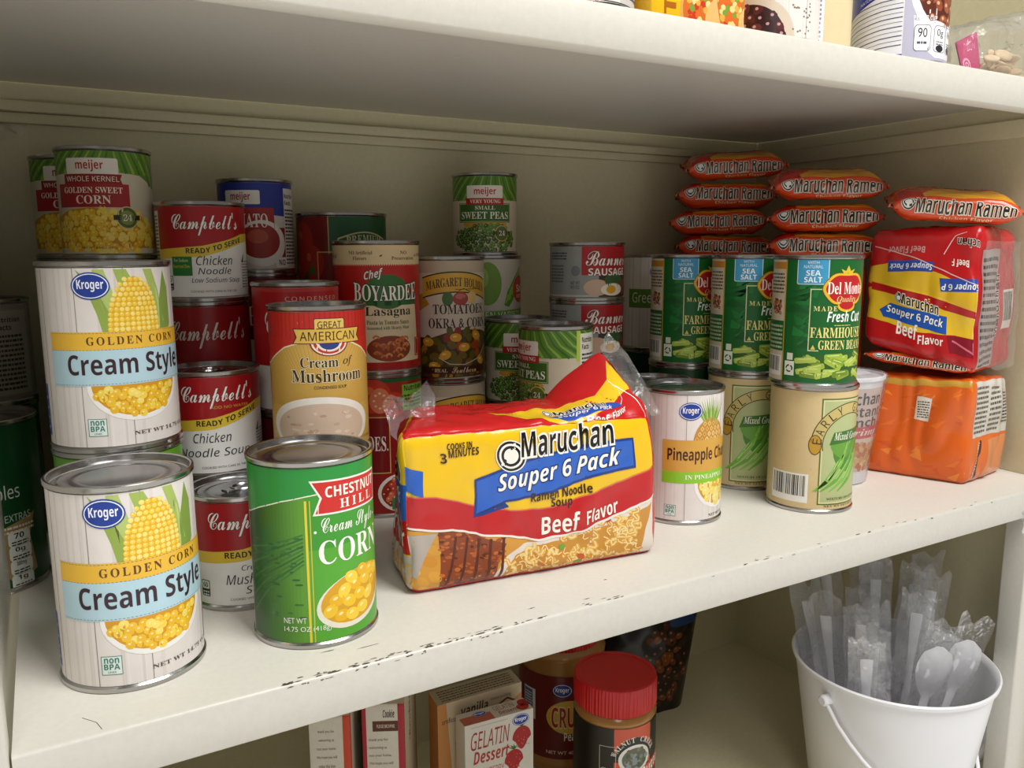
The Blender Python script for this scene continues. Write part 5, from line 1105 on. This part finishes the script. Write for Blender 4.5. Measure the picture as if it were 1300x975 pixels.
def f_gel(a, w, h):
    a.rect(0, 0, w, h, '#d8d2c8', 1)
    a.text('GELATIN', 5, h - 26, w * .62, h - 9, '#a02020', 'sans', 4, slant=.1); a.text('Dessert', 8, h - 40, w * .64, h - 28, '#b02a26', 'bital', 4); a.text('STRAWBERRY', 8, h - 54, w * .56, h - 46, '#c05a52', 'sans', 4); a.lines(14, h - 60, w * .5, h - 57, 1, '#c88a80', 4)
    oval_logo(a, w - 13, h - 8, 8.5, 5.6, 4)
    for x, y in ((w - 12, h - 26), (w - 20, h - 47)):
        a.poly([(x + (9.5 - 3.5 * (q < 0) * abs(q)) * math.cos(t) * (1 if math.sin(t) > -.2 else .75), y + 11.5 * math.sin(t)) for t in [2 * PI * i / 20 for i in range(20)] for q in (math.sin(t),)], '#a81418', 3)
        for k in range(14): a.ell(x + a.rnd.uniform(-7, 7), y + a.rnd.uniform(-9, 8), .5, .7, '#d8604a', 3.5, 6)
        for k in range(5): a.poly([(x, y + 11), (x + 7 * math.cos(.5 + k * .55), y + 13 + 4 * math.sin(.5 + k * .55)), (x + 2, y + 13)], '#4a7a2c', 3.6)
    a.stroke([(6, h - 4), (w * .62, h - 4)], .5, '#b0a8a0', 3); a.ell(w * .6, 8, 20, 8, '#c8887e', 2)
def f_gel_top(a, w, h):
    a.rect(0, 0, w, h, '#c9bfb2', 1); a.rect(0, 0, 30, h * .6, '#b8604a', 1.2); oval_logo(a, 20, h * .6, 7, 3.6, 3); a.text('GELATIN', 34, h * .5, 54, h * .85, '#9a4a3a', 'sans', 4); a.text('Dessert', 36, h * .15, 54, h * .42, '#9a4a3a', 'bital', 4); a.ell(64, h * .6, 6, 6, '#a01a1c', 3).ell(60, h * .3, 6, 5, '#b02224', 3)
def f_van(a, w, h):
    a.rect(0, 0, w, h, '#cbb89a', 1); a.poly([(0, 0), (w * .25, 0), (w * .1, h), (0, h)], '#c8894c', 2); a.poly([(w * .7, h - 24), (w, h - 10), (w, 0), (w * .8, 0)], '#c88a56', 2)
    a.text('vanilla', w * .26, h - 18, w * .58, h - 7, '#4a3424', 'bold', 4, slant=.1); a.text('instant pudding', w * .62, h - 11, w * .86, h - 7, '#6a5644', 'b', 4); a.text('artificial', w * .05, h - 20, w * .22, h - 15, '#3a2a1c', 'b', 4)
    a.stroke([(w * .72, h - 16), (w * .82, h - 12), (w * .9, h - 16), (w * .96, h - 22)], 2, '#6a2218', 3); a.ell(w * .28, h - 42, 7, 4, '#8f2018', 3); a.rect(4, h - 80, 20, h - 70, '#e0d6c4', 3).text('NET WT', 5, h - 78, 19, h - 72, '#2a2420', 'b', 5)
def f_van_top(a, w, h): a.rect(0, 0, w, h, '#a8997e', 1); a.lines(6, 3, w - 6, h - 3, 5, '#5a4a38', 3)
def f_betty(a, w, h, rust=False):
    a.rect(0, 0, w, h, '#d6cfc0', 1); c = '#c8401c' if rust else '#a81c2c'
    a.rect(w - 6, 0, w, h, c, 2)
    if not rust: a.rect(0, 0, 4, h, c, 2); a.rect(10, h - 24, w - 6, h - 15, '#5a2414', 3); a.text('FUDGE BROWNIE', 14, h - 21, w - 9, h - 18, '#e8dcc8', 'b', 4); a.text('Cookie', 20, h - 12, w - 9, h - 5, '#3a2418', 'bital', 4)
    for k in range(13 if rust else 9):
        t = ('thank you for', 'welcoming us', 'into your home.', 'We hope you will', 'make this box', 'help you bring', 'some love to', 'your oven.', 'Sincerely,', 'the best', 'of homemade', 'in every', 'product')[k % 13]
        y = h - (12 if rust else 30) - k * (7.0 if not rust else 7.4); l = len(t) * (w - 16) / 17; x0 = 6 if not rust else (w - 6 - l) / 2
        if y > 2: a.text(t, x0, y - 3, x0 + l, y, '#5a4a3a', 'b', 4)
    if not rust: a.text('Betty Crocker', 6, h - 104, w - 9, h - 96, '#2a1c14', 'script', 4)
def f_betty_side(a, w, h): a.rect(0, 0, w, h, '#c9bda4', 1); a.rect(w - 12, 0, w, h, '#b08a3a', 2); a.text('Cookie', 0, 0, 40, 14, '#4a2a1c', 'script', 4, warp=lambda x, y: (w * .45 - y, h - 60 + x)); a.rect(0, 0, 4, h, '#a81c2c', 2)
def f_rust_side(a, w, h): a.rect(0, 0, w, h, '#c9c0b0', 1); a.poly([(0, 0), (w, 30), (w, 80), (0, 60)], '#a86a2c', 2); a.rect(0, 0, 5, h, '#c8401c', 2); a.ell(w * .5, h - 30, 14, 12, '#c8a03a', 2.4)
carton((.291, .598), rotv(.068, -4), rotv(.020, 88), .170, dict(front=f_gel, top=f_gel_top), (68, 20, 170), 'small white gelatin dessert box with strawberries', col='#cfc4b4')
carton((.277, .6245), rotv(.087, -1), rotv(.026, 84), .180, dict(front=f_van, top=f_van_top), (87, 26, 180), 'tan vanilla pudding box behind the gelatin box', col='#b8763c')
carton((.196, .592), rotv(.034, -27), rotv(.120, 63), .222, dict(front=f_betty, right=f_betty_side), (40, 120, 222), 'dessert mix box with dark red stripes and brown banner', group='dessert mix boxes', col='#c9bda4')
carton((.154, .596), rotv(.032, -26), rotv(.120, 64), .222, dict(front=lambda a, w, h: f_betty(a, w, h, True), right=f_rust_side), (34, 120, 222), 'dessert mix box with one rust orange stripe, leftmost on the bottom', group='dessert mix boxes', col='#c9bda4')
# dark snack bag leaning at the back
def snack_bag():
    L, W_, T_ = 130, 190, 44
    def S(u, v, l):
        x = u / L * 2 - 1; y = v / W_; th = T_ / 2 * (max(0, 1 - x * x) ** .6) * (.08 + .92 * math.sin(PI * min(1, (1 - y) * .62 + .06)) ** 1.0)
        return th
    def F(sg):
        def G(u, v, l):
            p = Vector(((u - L / 2) * .001, 0, v * .001)); k = mnoise.noise(p * 40 + Vector((3, sg, 0))) * .003
            return p + Vector((0, sg * (S(u, v, 0) * .001 + l + k * (1 if 4 < u < L - 4 else 0)), 0))
        return G
    a = Art(31); a.rect(0, 0, L, W_, '#1e1512', 0); a.poly([(60, W_), (L, W_), (L - 6, 120), (90, 110), (70, 140)], '#20406e', 1).poly([(0, W_), (60, W_), (30, W_ - 12), (0, W_ - 18)], '#a89a5a', 1).poly([(100, W_ - 4), (124, W_ - 4), (120, 150), (98, 150)], '#4a7ab0', 1.6)
    a.kern(88, 62, 32, 52, 11, ('#4a2414', '#6a3418', '#301810', '#80451f'), 2, '#9a6a3c', .8); a.stroke([(20, 178), (50, 160), (76, 140)], 2, '#8a8aa0', 2)
    b = Art(32); b.rect(0, 0, L, W_, '#1e1512', 0)
    me = art_mesh('printed_bag', [(a, F(-1), 6, 6), (b, lambda u, v, l: F(1)(L - u, v, l), 6, 6)], M_FILM)
    t = thing('snack_bag', (.617, .771, ZF), 'dark foil snack bag leaning behind the jars near the back wall', 'bag', None, math.radians(-18)); o = link('printed_bag', me, t); o.rotation_euler = (math.radians(-5), math.radians(11), 0); o.location = (0, 0, .004); return t
snack_bag()
# ---- bucket of wrapped cutlery
BX, BY, BR, BH = .7395, .4995, .0985, .163
b = thing('plastic_bucket', (BX, BY, ZF), 'white plastic bucket full of wrapped cutlery on the cabinet bottom', 'bucket')
br = BR * .74
link('bucket_shell', lathe_mesh('bucket_shell', [(0, .002), (br - .004, .002), (br - .001, 0), (br, .002), (BR - .003, BH - .006), (BR, BH - .005), (BR + .0008, BH - .0015), (BR - .0008, BH), (BR - .003, BH - .002), (BR - .0055, BH - .008), (br - .003, .005), (0, .005)], 96, M_WHITEPL, 40), b)
hd = thing('handle', (0, 0, 0), '', '') if False else None
ang = math.atan2(-1, .08); bm = bmesh.new()
cdir = Vector((-.83, -.56, 0)).normalized(); pd = Vector((-.75, .66, 0)).normalized()
left = Vector((-.93, .02, 0)).normalized() * (BR - .001); right = Vector((.86, .10, 0)).normalized() * (BR - .001)
pts = []
for i in range(25):
    t = i / 24; th = math.atan2(left.y, left.x) + (math.atan2(right.y, right.x) - math.atan2(left.y, left.x) + 2 * PI) % (2 * PI) * t
    z = BH - .022 - .105 * math.sin(PI * t) ** .8; rr = br + (BR - br) * z / BH + .0035 + .004 * math.sin(PI * t)
    pts.append((rr * math.cos(th), rr * math.sin(th), z))
tube_bm(bm, pts, .0019, 8); h_ = from_bm(bm, 'bucket_handle', b, M_WHITEPL)
for p in (pts[0], pts[-1]):
    bm = bmesh.new(); d = Vector((p[0], p[1], 0)).normalized(); tube_bm(bm, [Vector(p) - d * .007, Vector(p) + d * .003, Vector(p) + d * .0045], [.0055, .0055, .004], 16)
    from_bm(bm, 'handle_pivot', h_, M_WHITEPL)
def utensil(kind):
    bm = bmesh.new(); n = 24; rows = []
    for i in range(n + 1):
        t = i / n; z = .168 * t
        if t < .68: hw = .0042 + .0016 * math.cos(t * 8) * (1 - t); 
        else: q = (t - .68) / .32; hw = (.0045 + .0135 * math.sin(PI * min(1, q * .86 + .02)) ** .8) if kind != 'knife' else .0075 * (1 - .6 * q ** 3)
        if i == n: hw *= .35
        dp = (-.004 * math.sin(PI * max(0, (t - .68) / .32)) if kind == 'spoon' else 0)
        rows.append([bm.verts.new((x * hw, y + (dp if abs(x) < .7 else 0), z)) for x, y in ((-1, 0), (-.5, -.0012), (.5, -.0012), (1, 0), (.5, .0009), (-.5, .0009))])
    for A, B in zip(rows, rows[1:]):
        for k in range(6): bm.faces.new((A[k], A[(k + 1) % 6], B[(k + 1) % 6], B[k]))
    bm.faces.new(rows[0][::-1]); bm.faces.new(rows[-1])
    if kind == 'fork':
        for k in (-1, 0, 1):
            bmesh.ops.delete(bm, geom=[], context='FACES') if False else None
            tube_bm(bm, [(k * .006, 0, .155), (k * .0062, -.001, .17), (k * .006, .0005, .186)], [.0019, .0017, .0008], 6)
    bmesh.ops.recalc_face_normals(bm, faces=bm.faces)
    me = bpy.data.meshes.new('plastic_' + kind); bm.to_mesh(me); bm.free(); smooth(me, 50); me.materials.append(M_WHITEPL); return me
UT = {k: utensil(k) for k in ('spoon', 'fork', 'knife')}
def pouch(seed, w=.034, h=.206, fat=1.0):
    nu, nv = 10, 40; V_ = []; F_ = []
    for sg in (-1, 1):
        for j in range(nv + 1):
            for i in range(nu + 1):
                x = i / nu * 2 - 1; t = j / nv; z = -.012 + h * t + .012 * mnoise.noise(Vector((x * 1.6, seed * 2.2, 1))) * max(0, t - .7) / .3
                th = .0032 * fat * max(0, 1 - x * x) ** .6 * min(1, t * 12, (1 - t) * 12); k = Vector((x * 1.3, t * 9, seed * 3.7))
                y = sg * th + .0026 * mnoise.noise(k) + .0034 * mnoise.noise(Vector((x * 3.5, t * 24, seed + 5 + sg * 2)))
                ww = w / 2 * (1 + .08 * mnoise.noise(Vector((t * 8, seed, 2 + sg * 0))))
                V_.append((x * ww, y, z + .003 * mnoise.noise(Vector((x * 2, seed, 1))) * (t > .9)))
    o = (nu + 1) * (nv + 1)
    for s_ in (0, 1):
        for j in range(nv):
            for i in range(nu):
                q = [s_ * o + j * (nu + 1) + i, s_ * o + j * (nu + 1) + i + 1, s_ * o + (j + 1) * (nu + 1) + i + 1, s_ * o + (j + 1) * (nu + 1) + i]; F_.append(q if s_ == 0 else q[::-1])
    me = bpy.data.meshes.new('film_pouch'); me.from_pydata(V_, [], F_); smooth(me, 60); me.materials.append(M_WRAP); return me
PO = [pouch(k) for k in range(6)]; PF = [pouch(k + 20, .046, .2, 2.4) for k in range(3)]
rc = random.Random(8); cr = math.radians(-52); k = 0
ex = Vector((math.cos(cr), math.sin(cr), 0)); ey = Vector((-math.sin(cr), math.cos(cr), 0))
pos_ = []
for j in range(8):
    for i in range(4):
        X, Y = (i - 1.5) * .0315 + (.004 if j % 2 else -.004), (j - 3.5) * .0155
        if math.hypot(abs(X) + .016, Y) < .070 and not (i >= 2 and j <= 3) and not (i == 3): pos_.append((X, Y, i, j))
where = lambda i, j: ('at the far left', 'left of the middle', 'right of the middle', 'at the right')[i]
for n_, (X, Y, i, j) in enumerate(pos_):
    kind = ('spoon', 'fork', 'knife', 'fork')[(i + j * 2) % 4]; up_end = False
    if up_end: kind = 'spoon'
    if up_end: X -= .012
    base_ = Vector((BX, BY, ZF)) + ex * X + ey * Y
    zb = .019 if up_end else .020 + (.012 if j > 4 else 0) + rc.uniform(0, .014) + (j * .0030) - (.012 if i == 3 else 0)
    lean = ex * (X * (.35 if up_end else .75 if i < 3 else .5) + rc.uniform(-.006, .006)) + ey * (Y * .55 + rc.uniform(-.004, .004)) + Vector((0, 0, .206))
    t = thing('wrapped_' + kind, base_ + Vector((0, 0, zb)), 'film wrapped white %s in the bucket, %s row from the front, %s' % (kind, ('first', 'second', 'third', 'fourth', 'fifth', 'sixth', 'seventh', 'eighth')[j], where(i, j)), 'cutlery', 'wrapped cutlery in the bucket')
    z_ = lean.normalized(); tw = rc.uniform(-.35, .35); xx = ex * math.cos(tw) + ey * math.sin(tw); x_ = (xx - z_ * xx.dot(z_)).normalized(); y_ = z_.cross(x_)
    t.rotation_euler = Matrix((x_, y_, z_)).transposed().to_euler()
    u = link('plastic_' + kind, UT[kind], t)
    if not up_end: u.rotation_euler = (PI, 0, 0); u.location = (0, 0, .172)
    else: u.location = (0, 0, .004)
    link('film_pouch', PF[n_ % 3] if up_end else PO[n_ % 6], t)
M_WRAP2 = film('spoon_film', '#f4f4f8', .05, .08, .9, 90)
cr_, cc_ = Vector((.869, -.495, 0)), Vector((-.83, -.56, 0))
for n_, (a_, b_, dz, dr, dc, l_) in enumerate(((.042, .044, .005, .20, .07, 'large white plastic spoon in clear film at the front of the bucket, leaning right'), (.072, .018, .000, .27, .02, 'large white plastic spoon in clear film at the right rim of the bucket'))):
    z_ = (cr_ * dr + cc_ * dc + Vector((0, 0, 1))).normalized(); tip = Vector((BX, BY, ZF + BH + dz)) + cr_ * a_ + cc_ * b_
    x_ = (cr_ - z_ * cr_.dot(z_)).normalized(); y_ = z_.cross(x_)
    t = thing('wrapped_spoon', tip - z_ * .142, l_, 'cutlery', 'wrapped cutlery in the bucket'); t.rotation_euler = Matrix((x_, y_, z_)).transposed().to_euler()
    u = link('plastic_spoon', UT['spoon'], t)
    me = PF[n_].copy(); me.materials.clear(); me.materials.append(M_WRAP2); fp = link('film_pouch', me, t); fp.scale = (.78, .8, 1); fp.location = (0, 0, .006)
# white lid leaning behind the bucket
l_ = lathe_mesh('bucket_lid', [(0, .003), (.07, .003), (.072, .0055), (.076, .0055), (.078, .003), (.078, -.004), (.0755, -.004), (.0755, .001), (0, .001)], 72, M_WHITEPL)
o = link('bucket_lid', l_); o.location = (.848, .521, ZF + .0785); o.rotation_euler = (0, math.radians(-83), 0); tag(o, 'white plastic lid leaning on the right wall behind the bucket', 'lid')
# bubble wrap scrap
bm = bmesh.new(); n = 22
grid = [[bm.verts.new((.834 + .026 * i / n + .002 * math.sin(j), .437 + .045 * j / n, ZF + .003 + .05 * (.35 + .65 * math.sin(PI * (i + 2) / (n + 6))) * (.4 + .6 * math.sin(PI * j / n)) + .0022 * (math.sin(i * 2.1) * math.sin(j * 2.1)))) for i in range(n + 1)] for j in range(n + 1)]
for j in range(n):
    for i in range(n): bm.faces.new((grid[j][i], grid[j][i + 1], grid[j + 1][i + 1], grid[j + 1][i]))
o = from_bm(bm, 'bubble_wrap', None, M_BUBBLE, 60); tag(o, 'crumpled bubble wrap scrap in the bottom right corner beside the bucket', 'wrap')
# torn scraps of clear plastic
def scrap(P, label, seed, name='plastic_scrap'):
    o = Vector(P[0][0]); t = flap(None, o, P, M_CLEAR, name, .0025, seed); t.location = o; tag(t, label, 'scrap')
scrap([[(.792, .4135, -.018), (.803, .4135, -.016), (.815, .4135, -.018)], [(.793, .4125, -.028), (.804, .411, -.03), (.816, .412, -.028)], [(.796, .4135, -.037), (.805, .413, -.042), (.815, .4135, -.036)]], 'torn clear plastic hanging under the right end of the shelf lip', 3)
scrap([[(-.030, .8375, .338), (-.018, .8375, .339), (.002, .8378, .337)], [(-.03, .834, .329), (-.016, .834, .331), (.0, .837, .332)], [(-.028, .8375, .322), (-.014, .8375, .325), (-.002, .8378, .328)]], 'scrap of clear tape on the back wall at upper left', 5)

# ================================================================== things on the upper shelf
ZT = ZU
V('vegetable_can', (.311, .462), ZT, R3, .1127, d_chili, 'chili can at the left of the upper shelf, cut by the frame', 'can')
V('vegetable_can', (.4855, .4675), ZT, R3, .1127, d_beans, 'wood patterned bean can on the upper shelf beside the taco pouch', 'can', rot=-.1)
V('vegetable_can', (.6373, .4665), ZT, R3, .1127, d_blue_beans, 'blue and white bean can at the right of the upper shelf', 'can')
def f_taco(a, w, h):
    a.rect(0, 0, w, h, '#eab61c', 1)
    a.text('TACO', 0, 0, 60, 10, '#a8641c', 'bold', 4, warp=lambda x, y: (20 - y, 6 + x))
    for x0 in (30, 60):
        a.ell(x0 + 12, 14, 18, 22, '#d8a05a', 2, 30, -.4).ell(x0 + 9, 18, 12, 20, '#c8702c', 2.4, 24, -.4); a.kern(x0 + 8, 20, 11, 18, 4, ('#d86a2c', '#e8a84a', '#7a9a3a', '#c83a24', '#f0d08a'), 2.7); a.poly([(x0 + 14, -2), (x0 + 30, 0), (x0 + 24, 22), (x0 + 16, 12)], '#e2b470', 3)
    a.rect(0, 0, 100, 2, '#e0a820', 1.4)
P = hexpts((.3515, .436, ZT), (.083, 0, 0), (0, .03, 0), .12); place_pack('seasoning_pouch', Hexa(P, .2, .03, .0012, 40, 2, (.1, .3, .1)), (83, 30, 120), dict(front=f_taco), 'yellow taco pouch with two tacos on the upper shelf', 'pouch', None, '#e8b41c')
def d_dressing(a):
    base(a, '#dccaa0'); a.rect(-22, a.lo + 2, 10, a.hi, '#eceaf0', 1); a.lines(-20, a.lo + 4, 8, a.lo + 40, 11, '#7a84a8', 3)
t = thing('dressing_bottle', (.560, .492, ZT), 'cream coloured bottle between the bean cans on the upper shelf', 'bottle', None, math.atan2(-.560, .492))
link('bottle_body', lathe_mesh('bottle_body', [(0, 0), (.028, 0), (.031, .004), (.031, .12), (.026, .14), (.014, .16), (.013, .18), (0, .18)], 56, mat('dressing_cream', '#d9c596', .3, 0, .05, 60, .3)), t)
a = Art(3); a.W = 97; a.lo = 8; a.hi = 100; d_dressing(a); link('paper_label', art_mesh('paper_label', [(a, cyl_surf(.0314), 3, 0)], M_PAPER), t)
link('bottle_cap', lathe_mesh('bottle_cap', [(0, .178), (.016, .178), (.016, .2), (.015, .202), (0, .202)], 40, M_WHITEPL), t)
# clear bag with a pink card and crisps
BC = Vector((.738, .475, ZT))
t = thing('clear_food_bag', BC, 'clear bag with pink card and pale crisps at the upper shelf right end', 'bag')
Hx = Hexa(hexpts(BC + Vector((-.055, -.045, .002)), (.135, .01, 0), (0, .07, 0), .05, (-.015, -.01, .02, .02)), .3, .1, .005, 40, 6, (.3, .3, .4)); L = six('x', Hx, (135, 70, 50), {}, '')
me = art_mesh('clear_bag_film', L, M_CLEAR); me.transform(Matrix.Translation(-BC)); link('clear_bag_film', me, t)
a = Art(2); a.rect(0, 0, 46, 40, '#b81660', 0).text('FUN', 22, 26, 38, 32, '#d87aa8', 'sans', 2); a.ell(14, 10, 9, 8, '#e8a0c4', 1).ell(14, 10, 6.4, 5.6, '#b81660', 2).ell(14, 10, 4, 3.4, '#e8a0c4', 3).ell(14, 10, 2, 1.6, '#b81660', 4)
for k in range(3): pass
def cs(dy):
    return lambda u, v, l: ((u - 40) * .001 * .93 - v * .0003, -.018 + dy - l + (u - 40) * .0002, .006 + v * .001 * (.55 + .0085 * u))
a2 = Art(2); a2.rect(0, 0, 46, 40, '#b81660', 0)
link('pink_card', art_mesh('pink_card', [(a, cs(0), 6, 6), (a2, lambda u, v, l: cs(.0012)(46 - u, v, 0) if False else cs(.0012)(u, v, 0), 6, 6)], M_CARD), t)
bm = bmesh.new(); rr_ = random.Random(3); mc = mat('pale_crisp', '#d8bf9a', .7, 0, .4, 120, 0, .2)
for k in range(26):
    c_ = Vector((rr_.uniform(.012, .068), rr_.uniform(-.022, .012), rr_.uniform(.008, .030))); m_ = Matrix.Translation(c_) @ Matrix.Rotation(rr_.uniform(0, 6), 4, 'Z') @ Matrix.Rotation(rr_.uniform(0, 3), 4, 'X') @ Matrix.Diagonal((1, .7, .25, 1))
    bmesh.ops.create_icosphere(bm, subdivisions=2, radius=rr_.uniform(.006, .010), matrix=m_)
o = from_bm(bm, 'crisps', t, mc, 60); o['kind'] = 'stuff'
